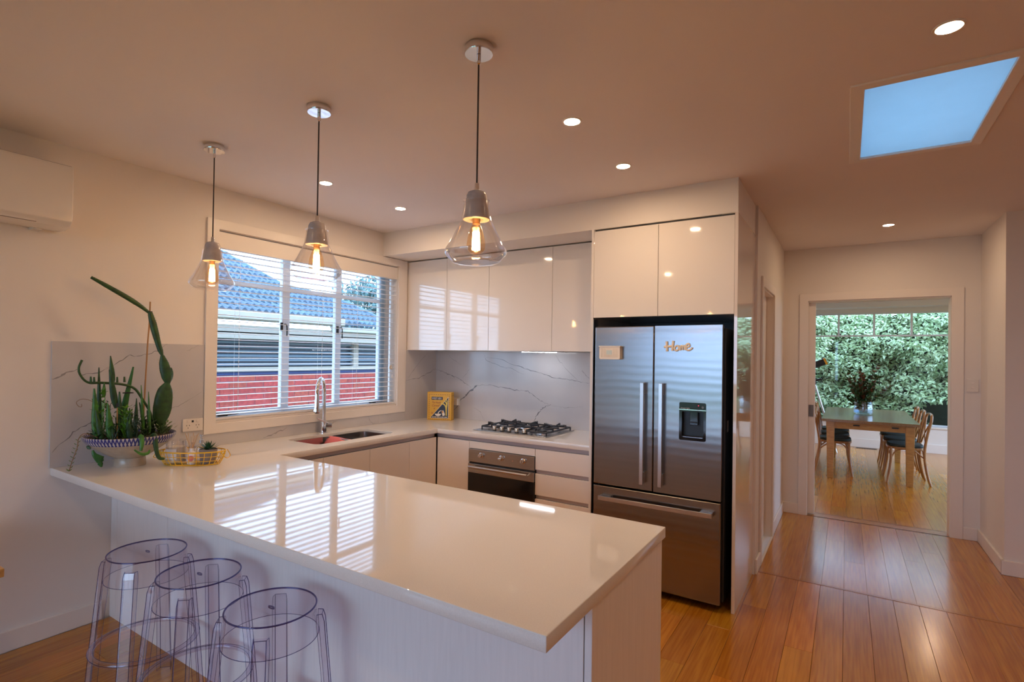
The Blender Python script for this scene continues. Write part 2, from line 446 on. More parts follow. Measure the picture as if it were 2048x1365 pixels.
slab('trim_window', rect(-2.385, -.468, .985, 2.425), [rect(WY0, WY1, WZ0, WZ1)], 0, .017, 'yz', M_TRIM, kind=S, bev=.002)

# ---- venetian blind
M_SLAT = mat('blind_slat', (.82, .80, .80), .35, noise=.02)
vb = thing('venetian_blind', 'white wide-slat venetian blind lowered over the kitchen window', 'blind', (-.035, -1.44, 2.36))
bx('valance', M_TRIM, -.045, .0, WY0 + .006, WY1 - .006, 2.238, 2.349, vb, bev=.002)
sm = None; n_sl = 27; z0s, z1s = 1.105, 2.215
for i in range(n_sl):
    z = z0s + (z1s - z0s) * i / (n_sl - 1)
    if sm is None:
        pts = [(-.025, -.0012), (-.012, .0004), (0, .001), (.012, .0004), (.025, -.0012), (.025, .0008), (0, .003), (-.025, .0008)]
        b = MB().prism([(p[0], p[1]) for p in pts], WY0 + .012, WY1 - .012, 'xz')
        sm = b.mesh('slat', M_SLAT, off=(0, -1.44, 0))
    o = bpy.data.objects.new('slat', sm); COL.objects.link(o); o.parent = vb; o.location = (0.0, 0, z - 2.36)
    o.rotation_euler = (0, 0, 0)
bx('bottom_rail', M_SLAT, -.06, -.008, WY0 + .012, WY1 - .012, 1.070, 1.086, vb, bev=.003)
for y in (-2.14, -1.79, -1.43, -1.06, -.73):
    MB().tube([(-.062, y, 1.08), (-.062, y, 2.24)], .0009, 4).tube([(-.008, y, 1.08), (-.008, y, 2.24)], .0009, 4).tube([(-.035, y + .02, 1.08), (-.035, y + .02, 2.24)], .0008, 4).build('ladder_cord', M_SLAT, vb)
for dy, zb in ((0, 1.43), (.012, 1.345), (-.014, 1.50)):
    y = -.648 + dy
    MB().tube([(-.002, y, zb), (-.002, y, 2.24)], .0012, 5).lathe([(.002, zb), (.008, zb - .004), (.006, zb - .03), (.002, zb - .034)], (-.002, y, 0), 10).build('pull_cord', M_SLAT, vb)
sh = MB()
for k in range(5):
    a = k * 2 * PI / 5; sh.lathe([(.001, -.004), (.010, 0), (.001, .004)], (.002, -.655 + .013 * math.cos(a), 1.412 + .013 * math.sin(a)), 8, 'x')
sh.build('cord_charm', mat('shell_charm', (.75, .62, .45), .5), vb, smooth=60)

# ---- doorways
MT = M_TRIM
d1 = thing('door_1', 'narrow white doorway in the hall left wall beside the cupboard panel', 'doorway', (3.01, .57, 0)); d1['kind'] = S; del d1['category']
slab('door_frame', rect(.138, 1.002, 0, DZ + .07), [rect(.21, .93, -.01, DZ)], 3.013, 3.028, 'yz', MT, d1, bev=.002)
MB().box(2.901, 3.0135, .918, .9295, 0, DZ).box(2.901, 3.0135, .2105, .222, 0, DZ).box(2.901, 3.0135, .222, .918, DZ - .012, DZ - .0005).build('door_jamb', MT, d1)
bx('door_leaf', MT, 2.925, 2.96, .21, .93, .01, DZ, d1, bev=.002)
d2 = thing('door_2', 'wide cased opening to the dining room with a cavity sliding door', 'doorway', (3.77, EY, 0)); d2['kind'] = S; del d2['category']
slab('door_frame', rect(3.155, 4.404, 0, 2.195), [rect(EX0, EX1, -.01, EZ)], EY - .016, EY, 'xz', MT, d2, bev=.002)
slab('door_frame', rect(3.155, 4.404, 0, 2.195), [rect(EX0, EX1, -.01, EZ)], EY + .14, EY + .155, 'xz', MT, d2, bev=.002)
MB().box(EX0 - .012, EX0 + .004, EY, EY + .045, 0, EZ).box(EX0 - .012, EX0 + .004, EY + .095, EY + .14, 0, EZ).box(EX1 - .004, EX1 + .01, EY, EY + .14, 0, EZ).box(EX0, EX1, EY, EY + .045, EZ - .012, EZ).box(EX0, EX1, EY + .095, EY + .14, EZ - .012, EZ).build('door_jamb', MT, d2)
lf = bx('sliding_leaf', MT, 3.1, 3.291, EY + .05, EY + .088, .008, EZ - .012, d2, bev=.002)
slab('flush_pull', rrect(3.236, 3.278, .973, 1.09, .003), [], EY + .046, EY + .05, 'xz', mat('dull_steel', (.20, .18, .17), .5, metal=.6), d2)
ve = thing('window_2', 'large dining room window with small panes across the top', 'window', (3.5, 7.33, .44)); ve['kind'] = S; del ve['category']
wx = [1.97, 2.37, 2.897, 3.424, 3.952, 4.479, 5.02]
wz = [.44, 1.985, 2.40]
hl = [rect(1.99, 4.988, .47, 1.972)] + [rect(a + .016, b - (.016 if b < 5 else .032), 2.0, 2.368) for a, b in zip(wx[:-1], wx[1:])]
slab('window_frame', rect(1.97, 5.02, .44, 2.40), hl, 7.30, 7.345, 'xz', M_WINP, ve, bev=.003)
bx('pane', M_GLASS, 1.99, 4.988, 7.32, 7.323, .47, 1.972, ve)
for a, b in zip(wx[:-1], wx[1:]): bx('pane', M_GLASS, a + .016, b - (.016 if b < 5 else .032), 7.32, 7.323, 2.0, 2.368, ve)
bx('window_sill', MT, 1.97, 5.05, 7.235, 7.30, .412, .44, ve, bev=.003)
# rear glazing behind the photographer, the room's other daylight
w3 = thing('window_3', 'large glazed doors behind the photographer', 'window', (1.65, -7.57, .08)); w3['kind'] = S; del w3['category']
slab('window_frame', rect(.3, 3.3, .08, 2.38), [rect(.36 + k * .98, 1.28 + k * .98, .16, 2.30) for k in range(3)], -7.60, -7.55, 'xz', M_WINP, w3)
for k in range(3): bx('pane', M_GLASS, .36 + k * .98, 1.28 + k * .98, -7.578, -7.574, .16, 2.30, w3)

#__PART2__
# ================================================================== LIGHT FITTINGS
M_LENS = mat('downlight_lens', (1, .9, .8), .4, emit=DOWN_COL, estr=DOWN_STRENGTH)


def downlight(x, y, label):
    t = thing('downlight', label, 'downlight', (x, y, CE), 'recessed ceiling downlights')
    MB().lathe([(.036, .0), (.0365, -.004), (.044, -.004), (.0455, -.001), (.0455, .0)], (x, y, CE), 32, caps=False).build('trim_ring', M_TRIM, t, smooth=40)
    b = MB(); n = 24
    b.add([(x + .0362 * math.cos(2 * PI * k / n), y + .0362 * math.sin(2 * PI * k / n), CE - .0025) for k in range(n)], [tuple(range(n - 1, -1, -1))])
    me = b.mesh('lens', M_LENS, off=(x, y, CE), recalc=False); o = bpy.data.objects.new('lens', me); COL.objects.link(o); o.parent = t
    return t


for x, y, l in ((.714, -2.0, 'lit round downlight on the ceiling nearest the middle pendant cord'), (.714, -1.307, 'lit round downlight on the ceiling in front of the window corner'),
                (2.465, -2.0, 'lit round downlight on the ceiling just right of the largest pendant'), (2.465, -1.313, 'lit round downlight on the ceiling before the bulkhead over the fridge'),
                (3.826, -2.0, 'lit round downlight on the ceiling beside the skylight, largest in view'), (3.826, 1.064, 'lit round downlight on the hall ceiling before the dining doorway'),
                (1.58, -4.38, 'lit round downlight on the ceiling behind the stools'), (5.2, -4.3, 'lit round downlight on the ceiling behind the camera to the right'), (5.4, -1.2, 'lit round downlight on the ceiling east of the skylight')):
    downlight(x, y, l)

M_LMARB = mat('lamp_marble', (.62, .56, .54), .2, col2=(.36, .33, .35), nscale=16, detail=6)
M_CORD = mat('brown_cord', (.035, .022, .022), .6)
M_FIL = mat('hot_filament', (1, .6, .3), .5, emit=(1, .62, .25), estr=70)
M_BULB = clearmat('bulb_glass', (1.0, .86, .66), ior=1.4, boost=.01)
M_BRASS = mat('bulb_cap', (.55, .38, .2), .3, metal=1)


def pendant(x, y, label):
    t = thing('pendant_lamp', label, 'pendant lamp', (x, y, CE), 'pendant lamps over the peninsula')
    c = (x, y, 0)
    MB().lathe([(.001, CE), (.050, CE), (.052, CE - .003), (.052, CE - .026), (.050, CE - .029), (.001, CE - .029)], c, 40).build('canopy', M_CHROME, t, smooth=35)
    MB().lathe([(.001, CE - .03), (.0075, CE - .03), (.0075, CE - .062), (.004, CE - .066), (.001, CE - .066)], c, 16).build('cord_grip', M_CHROME, t, smooth=35)
    MB().tube([(x, y, CE - .06), (x, y, 2.14)], .0032, 8).build('cord', M_CORD, t, smooth=60)
    MB().lathe([(.001, 2.15), (.008, 2.15), (.009, 2.128), (.012, 2.124), (.012, 2.117), (.001, 2.117)], c, 16).build('ferrule', M_CHROME, t, smooth=35)
    MB().lathe([(.001, 2.121), (.022, 2.121), (.031, 2.117), (.0365, 2.106), (.041, 2.072), (.048, 2.022), (.0475, 2.0195), (.043, 2.018), (.026, 2.019), (.022, 2.03), (.001, 2.03)], c, 40).build('marble_holder', M_LMARB, t, smooth=40)
    MB().lathe([(.0495, 2.086), (.0455, 2.085), (.0505, 2.045), (.054, 2.022), (.070, 1.985), (.090, 1.945), (.108, 1.915), (.1125, 1.902), (.108, 1.892), (.086, 1.870), (.080, 1.8665), (.060, 1.866), (.001, 1.866)], c, 56, caps=False).build('glass_shade', M_LAMPGLASS, t, smooth=60)
    bu = MB().lathe([(.013, 2.015), (.014, 2.004), (.022, 1.985), (.031, 1.955), (.034, 1.93), (.032, 1.912), (.020, 1.900), (.001, 1.896)], c, 32, caps=False).build('bulb', M_BULB, t, smooth=60)
    MB().lathe([(.001, 2.032), (.0135, 2.032), (.0135, 2.004), (.001, 2.004)], c, 20).build('bulb_cap', M_BRASS, bu, smooth=40)
    f = MB(); n = 12
    for k in range(n):
        a = 2 * PI * k / n; a2 = a + PI / n
        f.tube([(x + .0115 * math.cos(a), y + .0115 * math.sin(a), 1.975), (x + .0135 * math.cos(a2), y + .0135 * math.sin(a2), 1.912)], .0017, 5)
        f.tube([(x + .0135 * math.cos(a2), y + .0135 * math.sin(a2), 1.912), (x + .0115 * math.cos(a + 2 * PI / n), y + .0115 * math.sin(a + 2 * PI / n), 1.975)], .0017, 5)
    f.build('filament', M_FIL, bu)
    MB().tube([(x, y, 2.0), (x, y, 1.92)], .002, 6).build('filament_stem', M_LAMPGLASS, bu)


pendant(.70, -2.722, 'glass and marble pendant lamp hanging over the planter end of the bench')
pendant(1.562, -2.722, 'glass and marble pendant lamp hanging between two others before the window')
pendant(2.442, -2.725, 'glass and marble pendant lamp hanging nearest, before the overhead cupboards')

# ================================================================== AIR CONDITIONER
ac = thing('air_conditioner', 'white wall-mounted split air conditioner high on the left wall', 'air conditioner', (0, -3.55, 2.16))
prof = [(.0, 2.486), (.175, 2.486), (.196, 2.478), (.203, 2.46), (.203, 2.215), (.198, 2.195), (.165, 2.166), (.10, 2.156), (0.0, 2.165)]
M_AC = mat('ac_plastic', (.82, .77, .72), .12, spec=.5)
MB().prism(prof, -4.03, -3.178, 'xz').build('body', M_AC, ac, smooth=25, bev=.004)
# louvre flap and its shadow gap on the sloping lower front
def acp(t, o=0.0):
    a = Vector((.2025, 0, 2.222)); b = Vector((.166, 0, 2.1655)); n = Vector((.84, 0, -.54)); p = a.lerp(b, t) + n * o; return p
for nm, t0, t1, y0, y1, o, mm in (('flap', .18, .86, -3.98, -3.325, .004, M_AC),):
    p = [acp(t0, -.006), acp(t1, -.006), acp(t1, o), acp(t0, o)]
    MB().prism([(q.x, q.z) for q in p], y0, y1, 'xz').build(nm, mm, ac, bev=.0015)
p = [acp(.12, -.004), acp(.93, -.004), acp(.93, .0012), acp(.12, .0012)]
MB().prism([(q.x, q.z) for q in p], -3.99, -3.318, 'xz').build('flap_gap', mat('flap_gap_grey', (.25, .2, .18), .6), ac)
p = [acp(.58, 0), acp(.66, 0), acp(.66, .0016), acp(.58, .0016)]
MB().prism([(q.x, q.z) for q in p], -3.295, -3.20, 'xz').box(.17, .173, -3.292, -3.286, 2.175, 2.18).build('indicator_line', mat('grey_print', (.45, .38, .33), .5), ac)
for z, xx in ((2.17, .03),):
    bx('mounting_clip', M_AC, .0, .06, -3.30, -3.26, 2.152, 2.166, ac)

# ================================================================== COUNTERTOP, SPLASHBACKS
CT, TH = .9, .04
top = slab('countertop', [(0, -3.187), (2.987, -3.187), (2.987, -2.234), (.613, -2.234), (.613, -.705), (2.045, -.705), (2.045, -.001), (0, -.001)],
           [rrect(.135, .497, -1.855, -1.10, .05)], CT - TH, CT, 'xy', M_STONE, bev=.0022)
tag(top, 'pale polished stone bench top wrapping from the hob to the peninsula', 'countertop')
bsp = thing('splashback_panel', 'marble splashback on the left wall behind the planter bowl', 'splashback', (0, -2.8, CT), 'marble splashbacks')
bx('marble_slab', M_MARBLE, 0, .010, -3.195, -2.387, CT, 1.578, bsp, bev=.001)


def veins(parent, plane, L, off):
    for pts, wd, mm in L:
        b = MB(); r = random.Random(len(pts) * 7 + int(pts[0][0] * 100)); q = []
        for i in range(len(pts) - 1):
            for k in range(5):
                t = k / 5; q.append((pts[i][0] * (1 - t) + pts[i + 1][0] * t + r.uniform(-1, 1) * .006, pts[i][1] * (1 - t) + pts[i + 1][1] * t + r.uniform(-1, 1) * .006))
        q.append(pts[-1]); n = len(q); v = []
        for i, (a, c) in enumerate(q):
            a0, c0 = q[max(0, i - 1)]; a1, c1 = q[min(n - 1, i + 1)]; d = Vector((a1 - a0, c1 - c0)).normalized()
            wv = wd * (.25 + .75 * math.sin(PI * (i + .3) / n)) * r.uniform(.3, 1.3) * .5
            for s in (-1, 1):
                u, z = a - d.y * wv * s, c + d.x * wv * s
                v.append((off, u, z) if plane == 'x' else (u, off, z))
        b.add(v, [(2 * i, 2 * i + 1, 2 * i + 3, 2 * i + 2) for i in range(n - 1)]).build('vein', mm, parent)


veins(bsp, 'x', [([(-3.193, 1.373), (-3.137, 1.399), (-3.084, 1.425)], .010, M_VEIN2), ([(-3.084, 1.425), (-3.068, 1.392), (-2.997, 1.405), (-2.93, 1.43)], .004, M_VEIN),
                 ([(-2.95, 1.43), (-2.907, 1.452), (-2.83, 1.502), (-2.767, 1.502), (-2.674, 1.534), (-2.617, 1.577)], .0045, M_VEIN),
                 ([(-3.188, .986), (-3.116, 1.058), (-3.055, 1.107), (-2.992, 1.138), (-2.9, 1.20)], .005, M_VEIN),
                 ([(-2.63, 1.15), (-2.599, 1.165), (-2.518, 1.202), (-2.403, 1.267)], .003, M_VEIN2), ([(-2.504, 1.537), (-2.42, 1.576)], .003, M_VEIN2)], .0106)
bs2 = thing('splashback_panel', 'low marble upstand running beneath the kitchen window', 'splashback', (0, -1.4, CT), 'marble splashbacks')
bx('marble_slab', M_MARBLE, 0, .010, -2.387, -.466, CT, .985, bs2, bev=.001)
veins(bs2, 'x', [([(-.934, .982), (-.915, .936), (-.884, .912), (-.85, .905)], .003, M_VEIN), ([(-.816, .98), (-.809, .908)], .002, M_VEIN), ([(-1.286, .972), (-1.329, .958), (-1.37, .945)], .010, M_VEIN2), ([(-1.75, .96), (-1.85, .94), (-1.95, .91)], .01, M_VEIN2)], .0106)
bs3 = thing('splashback_panel', 'marble splashback on the short wall between window and corner', 'splashback', (0, -.23, CT), 'marble splashbacks')
bx('marble_slab', M_MARBLE, 0, .010, -.466, -.0105, CT, 1.575, bs3, bev=.001)
veins(bs3, 'x', [([(-.012, 1.397), (-.121, 1.351), (-.279, 1.302), (-.46, 1.282)], .0045, M_VEIN), ([(-.146, 1.56), (-.301, 1.426), (-.431, 1.306)], .0035, M_VEIN)], .0106)
bs4 = thing('splashback_panel', 'wide veined marble splashback behind the gas hob', 'splashback', (1.0, 0, CT), 'marble splashbacks')
bx('marble_slab', M_MARBLE, 0.0, 2.046, -.010, 0, CT, 1.575, bs4, bev=.001)
veins(bs4, 'y', [([(.012, 1.383), (.09, 1.365), (.177, 1.338), (.295, 1.305), (.395, 1.25), (.46, 1.22)], .006, M_VEIN),
                 ([(.316, 1.068), (.381, 1.124), (.429, 1.166), (.508, 1.222), (.532, 1.242)], .016, M_VEIN), ([(.316, 1.068), (.284, 1.013), (.218, .962)], .005, M_VEIN2),
                 ([(.532, 1.242), (.679, 1.249), (.846, 1.231), (.991, 1.213), (1.105, 1.212), (1.175, 1.168), (1.23, 1.135), (1.318, 1.104)], .0055, M_VEIN),
                 ([(1.344, 1.106), (1.285, 1.084), (1.238, 1.04), (1.191, .988), (1.171, .93)], .008, M_VEIN), ([(1.318, 1.104), (1.443, 1.089), (1.533, 1.089), (1.657, 1.105)], .003, M_VEIN2),
                 ([(.612, 1.54), (.629, 1.496), (.706, 1.465), (.827, 1.424), (.93, 1.414), (1.06, 1.366)], .004, M_VEIN),
                 ([(.628, 1.521), (.811, 1.499), (.944, 1.452), (1.101, 1.413), (1.24, 1.38), (1.374, 1.343), (1.503, 1.336), (1.617, 1.318), (1.709, 1.31)], .0055, M_VEIN),
                 ([(1.357, 1.573), (1.437, 1.486), (1.476, 1.44), (1.6, 1.33)], .004, M_VEIN2), ([(1.64, 1.42), (1.665, 1.388), (1.709, 1.349)], .005, M_VEIN), ([(.156, 1.542), (.225, 1.489), (.326, 1.438)], .0035, M_VEIN2),
                 ([(.48, 1.026), (.576, .981), (.624, .908)], .003, M_VEIN2), ([(.441, 1.408), (.393, 1.348), (.353, 1.307)], .003, M_VEIN2), ([(.15, .99), (.19, 1.06), (.24, 1.1)], .003, M_VEIN2)], -.0106)

# ================================================================== BASE CABINETS
KZ, DT, GAP = .12, .827, .0015
ZB = CT - TH


def door(name, x0, x1, y0, y1, z0, z1, parent, axis, m_=M_GLOSS):
    """flat door with a fine gap all round; axis = facing axis"""
    if axis == 'x': y0 += GAP; y1 -= GAP
    else: x0 += GAP; x1 -= GAP
    return bx(name, m_, x0, x1, y0, y1, z0 + GAP, z1 - GAP, parent, bev=.001)


lb = [(-2.27, -1.887, 'white base cupboard nearest the peninsula corner on the window side'), (-1.887, -1.466, 'white base cupboard under the left bowl of the sink'),
      (-1.466, -1.038, 'white base cupboard under the right bowl of the sink'), (-1.038, -.70, 'white base cupboard in the inner corner on the window side')]
for y0, y1, l in lb:
    t = thing('base_cabinet', l, 'cabinet', (.3, (y0 + y1) / 2, 0), 'base cabinets')
    if y1 < -1.05 and y0 > -1.9: MB().box(.02, .58, y0, y1, KZ, .60).box(.56, .58, y0, y1, .60, DT).build('carcass', M_DARKIN, t)
    else: bx('carcass', M_DARKIN, .02, .58, y0, y1, KZ, DT, t)
    door('door', .581, .600, y0, y1, KZ, DT, t, 'x')
    bx('finger_rail', M_PULL, .54, .575, y0, y1, DT, ZB, t)
    bx('kick_board', M_GLOSS, .50, .53, y0, y1, 0, KZ, t)
t = thing('base_cabinet', 'white base cupboard between the inner corner and the oven', 'cabinet', (.78, -.35, 0), 'base cabinets')
bx('carcass', M_DARKIN, .602, .943, -.668, -.02, KZ, DT, t); door('door', .603, .9435, -.69, -.671, KZ, DT, t, 'y')
bx('finger_rail', M_PULL, .58, .943, -.665, -.63, DT, ZB, t); bx('kick_board', M_GLOSS, .6, .943, -.62, -.60, 0, KZ, t)
t = thing('oven_cabinet', 'white oven housing with a narrow panel above the built-in oven', 'cabinet', (1.255, -.35, 0), 'base cabinets')
door('filler_panel', .9435, 1.567, -.69, -.671, .767, DT, t, 'y')
MB().box(.944, .96, -.668, -.02, KZ, DT).box(1.55, 1.566, -.668, -.02, KZ, DT).box(.96, 1.55, -.668, -.02, KZ, .135).box(.96, 1.55, -.668, -.02, .775, DT).build('carcass', M_DARKIN, t)
door('lower_panel', .9435, 1.567, -.69, -.671, KZ, .17, t, 'y')
bx('finger_rail', M_PULL, .943, 1.567, -.665, -.63, DT, ZB, t); bx('kick_board', M_GLOSS, .944, 1.567, -.62, -.60, 0, KZ, t)
t = thing('drawer_cabinet', 'white three-drawer base unit between the oven and the fridge', 'cabinet', (1.8, -.35, 0), 'base cabinets')
bx('carcass', M_DARKIN, 1.568, 2.044, -.668, -.02, KZ, DT, t)
for z0, z1 in ((.668, DT), (.476, .640), (KZ, .448)):
    door('drawer', 1.5675, 2.045, -.69, -.671, z0, z1, t, 'y')
for z0, z1 in ((DT, ZB), (.640, .668), (.448, .476)): bx('finger_rail', M_PULL, 1.569, 2.044, -.6705, -.655, z0, z1, t)
bx('kick_board', M_GLOSS, 1.568, 2.044, -.62, -.60, 0, KZ, t)

# peninsula carcass, back panels toward the stools, end panel
t = thing('peninsula', 'white woodgrain peninsula base under the long bench top', 'peninsula', (1.5, -2.6, 0))
bx('carcass', M_DARKIN, .04, 2.955, -2.88, -2.30, KZ, ZB - .001, t)
for a, b in ((0.001, .078), (.078, .655), (.655, 2.953)): bx('back_panel', M_WOODLAM, a + .001, b - .001, -2.90, -2.881, 0, ZB - .001, t, bev=.001)
bx('end_panel', M_WOODLAM, 2.955, 2.977, -2.90, -2.245, 0, ZB - .001, t, bev=.0015)
for k in range(4): door('door', .66 + k * .57, 1.23 + k * .57, -2.299, -2.28, KZ, DT, t, 'y')
bx('kick_board', M_GLOSS, .62, 2.95, -2.35, -2.33, 0, KZ, t)

# ================================================================== OVERHEAD CABINETS
UY, U0, U1 = -.452, 1.575, 2.425
for a, b, l in ((.02, .491, 'first white overhead cupboard door from the window, reflecting the blinds'), (.491, .955, 'second white overhead cupboard door from the window'),
                (.955, 1.571, 'widest white overhead cupboard door, above the rangehood light'), (1.571, 2.045, 'last white overhead cupboard door beside the fridge tower')):
    t = thing('wall_cabinet', l, 'cabinet', ((a + b) / 2, -.2, U0), 'overhead cupboards')
    bx('carcass', M_GLOSS, a, b, UY + .021, -.001, U0 + .012, U1 - .004, t); door('door', a, b, UY, UY + .019, U0, U1 - .004, t, 'y')
sbox('trim_filler', M_GLOSS, 0.0005, .0195, UY + .004, -.001, U0, U1)
hd = thing('rangehood', 'slim undermount rangehood with lit strip above the hob', 'rangehood', (1.3, -.2, U0))
bx('hood_body', M_ALU, 1.03, 1.53, -.40, -.12, U0 - .004, U0 + .011, hd, bev=.002)
bx('light_strip', mat('hood_led', (1, 1, 1), .4, emit=(.93, .95, 1.0), estr=26), 1.16, 1.49, -.222, -.198, U0 - .007, U0 - .004, hd)

# ================================================================== FRIDGE TOWER
t = thing('fridge_panel', 'tall white gable panel between the bench and the fridge', 'panel', (2.055, -.4, 0), 'fridge tower panels')
bx('panel', M_GLOSS, 2.046, 2.064, -.779, -.001, 0, 2.43, t, bev=.001)
bx('edge_strip', M_ALU, 2.0635, 2.067, -.778, -.70, .1, 1.80, t)
t = thing('fridge_panel', 'tall glossy white gable panel right of the fridge facing the hall', 'panel', (2.99, -.4, 0), 'fridge tower panels')
bx('panel', mat('gloss_panel_side', (.80, .72, .67), .035, spec=.6, coat=.5), 2.979, 2.998, -.783, -.058, 0, 2.428, t, bev=.001)
bx('shadow_strip', M_TRIM, 2.99, 3.013, -.058, -.052, 0, 2.428, t)
sbox('trim_panel_head', M_WALL, 2.90, 2.9975, -.775, .0, 2.4285, 2.4305)
t = thing('overfridge_cabinet', 'white two-door cupboard above the fridge', 'cabinet', (2.52, -.4, 1.81))
bx('carcass', M_GLOSS, 2.065, 2.978, -.758, -.002, 1.81, 2.42, t)
door('door', 2.0645, 2.515, -.779, -.760, 1.809, 2.415, t, 'y'); door('door', 2.515, 2.9785, -.779, -.760, 1.809, 2.415, t, 'y')
bx('shadow_gap', M_DARKIN, 2.066, 2.976, -.757, -.74, 2.42, 2.4299, t)
sbox('wall_fridge_niche', M_DARKIN, 2.065, 2.978, -.012, -.001, 0, 1.809)  # near-black lining: shade of the fridge cavity put into its colour

fg = thing('refrigerator', 'stainless french-door refrigerator with bottom freezer drawer', 'refrigerator', (2.515, -.45, 0))
FX0, FXm, FX1, FY = 2.107, 2.515, 2.925, -.84
M_FRS = mat('fridge_steel', (.31, .295, .29), .23, metal=1, noise=.06, nscale=2, stretch=(.3, .3, 30), aniso=.5)
# slow wave of the rolled sheet, seen in the upper doors
nf = M_FRS.node_tree; pb = nf.nodes['Principled BSDF']; wv = nf.nodes.new('ShaderNodeTexWave'); wv.bands_direction = 'Z'; wv.inputs['Scale'].default_value = 6
wv.inputs['Distortion'].default_value = 5; wv.inputs['Detail'].default_value = 1; wv.inputs['Detail Scale'].default_value = .35
t2 = nf.nodes.new('ShaderNodeTexCoord'); nf.links.new(t2.outputs['Object'], wv.inputs['Vector'])
bp = nf.nodes.new('ShaderNodeBump'); bp.inputs['Strength'].default_value = .05; bp.inputs['Distance'].default_value = .003
nf.links.new(wv.outputs['Fac'], bp.inputs['Height']); nf.links.new(bp.outputs['Normal'], pb.inputs['Normal'])
M_FSIDE = mat('fridge_side', (.03, .03, .032), .4)
bx('body', M_FSIDE, FX0 + .005, FX1 + .008, FY + .075, -.06, .045, 1.725, fg, bev=.004)
bx('hinge_cover', M_FSIDE, FX0 + .03, FX0 + .12, FY + .03, FY + .12, 1.725, 1.742, fg, bev=.003); bx('hinge_cover', M_FSIDE, FX1 - .12, FX1 - .01, FY + .03, FY + .12, 1.725, 1.742, fg, bev=.003)
dl = bx('door', M_FRS, FX0, FXm - .003, FY, FY + .066, .675, 1.742, fg, bev=.006)
# right door has the dispenser recess
dr = slab('door', rect(FXm + .003, FX1, .675, 1.742), [rrect(2.68, 2.832, 1.03, 1.258, .008)], FY, FY + .066, 'xz', M_FRS, fg)
fz = bx('freezer_drawer', M_FRS, FX0, FX1, FY, FY + .066, .05, .664, fg, bev=.006)
for x, d in ((2.452, dl), (2.571, dr)):
    MB().box(x - .012, x + .012, FY - .052, FY - .040, .72, 1.375).box(x - .010, x + .010, FY - .041, FY, 1.30, 1.372).box(x - .010, x + .010, FY - .041, FY, .723, .795).build('handle', M_ALU, d, bev=.002)
MB().box(2.160, 2.885, FY - .050, FY - .038, .578, .606).box(2.163, 2.235, FY - .039, FY, .58, .604).box(2.81, 2.882, FY - .039, FY, .58, .604).build('handle', M_ALU, fz, bev=.002)
ds = slab('dispenser', rrect(2.676, 2.836, 1.026, 1.262, .010), [rrect(2.692, 2.822, 1.045, 1.205, .006)], FY - .003, FY + .01, 'xz', M_BLACK, dr)
MB().box(2.68, 2.832, FY + .05, FY + .055, 1.03, 1.258).box(2.68, 2.692, FY + .01, FY + .05, 1.03, 1.25).box(2.822, 2.832, FY + .01, FY + .05, 1.03, 1.25).box(2.68, 2.832, FY + .01, FY + .05, 1.205, 1.258).box(2.69, 2.823, FY - .001, FY + .05, 1.036, 1.05).build('dispenser_recess', M_BLACKM, dr)
MB().box(2.735, 2.785, FY + .02, FY + .05, 1.12, 1.205).box(2.74, 2.78, FY + .014, FY + .02, 1.135, 1.142).build('dispenser_paddle', M_BLACK, dr, bev=.003)
bx('dispenser_trim', M_CHROME, 2.676, 2.836, FY - .0045, FY - .003, 1.214, 1.219, dr)
bx('tray_line', M_ALU, 2.70, 2.815, FY - .0015, FY + .001, 1.046, 1.048, dr)
MB().lathe([(.0, 0), (.0032, 0), (.0032, -.002), (0, -.002)], (2.792, FY - .003, 1.245), 12, 'y').build('indicator_light', mat('red_led', (.5, .02, .05), .4, emit=(1, .05, .12), estr=.8), dr)
MB().tube([(2.817 + .006 * math.cos(a), FY - .0035, 1.236 + .006 * math.sin(a)) for a in [k * PI / 8 for k in range(16)]], .0012, 5, closed=True).lathe([(.0, 0), (.002, 0), (.002, -.001), (0, -.001)], (2.817, FY - .003, 1.236), 10, 'y').build('control_button', M_ALU, dr)


def text(name, s, size, loc, rz, parent, m_, ext=.0004, sx=1., shear=0., rx=PI / 2, align='LEFT'):
    cu = bpy.data.curves.new(name, 'FONT'); cu.body = s; cu.size = size; cu.extrude = ext; cu.shear = shear; cu.align_x = align; cu.resolution_u = 3
    t = bpy.data.objects.new(name, cu); COL.objects.link(t); dg = bpy.context.evaluated_depsgraph_get()
    me = bpy.data.meshes.new_from_object(t.evaluated_get(dg)); bpy.data.objects.remove(t); bpy.data.curves.remove(cu)
    me.transform(Matrix.Rotation(rz, 4, 'Z') @ Matrix.Rotation(rx, 4, 'X') @ Matrix.Diagonal((sx, 1, 1, 1))); me.materials.clear(); me.materials.append(m_)
    o = bpy.data.objects.new(name, me); me.name = name; COL.objects.link(o); o.location = Vector(loc) - wloc(parent); o.parent = parent; return o


text('lettering', 'Waterright', .0125, (2.684, FY - .0035, 1.2215), 0, dr, mat('pale_print', (.6, .58, .6), .5))
MB().box(FX1 + .0075, FX1 + .0095, -.70, -.66, 1.08, 1.15).build('rating_sticker', mat('sticker', (.65, .55, .48), .5), fg)
for x in (2.2, 2.83): MB().lathe([(.02, 0), (.02, .05)], (x, -.70, 0), 16).build('foot', M_BLACKM, fg)
for x in (2.2, 2.83): MB().lathe([(.02, 0), (.02, .05)], (x, -.15, 0), 16).build('foot', M_BLACKM, fg)

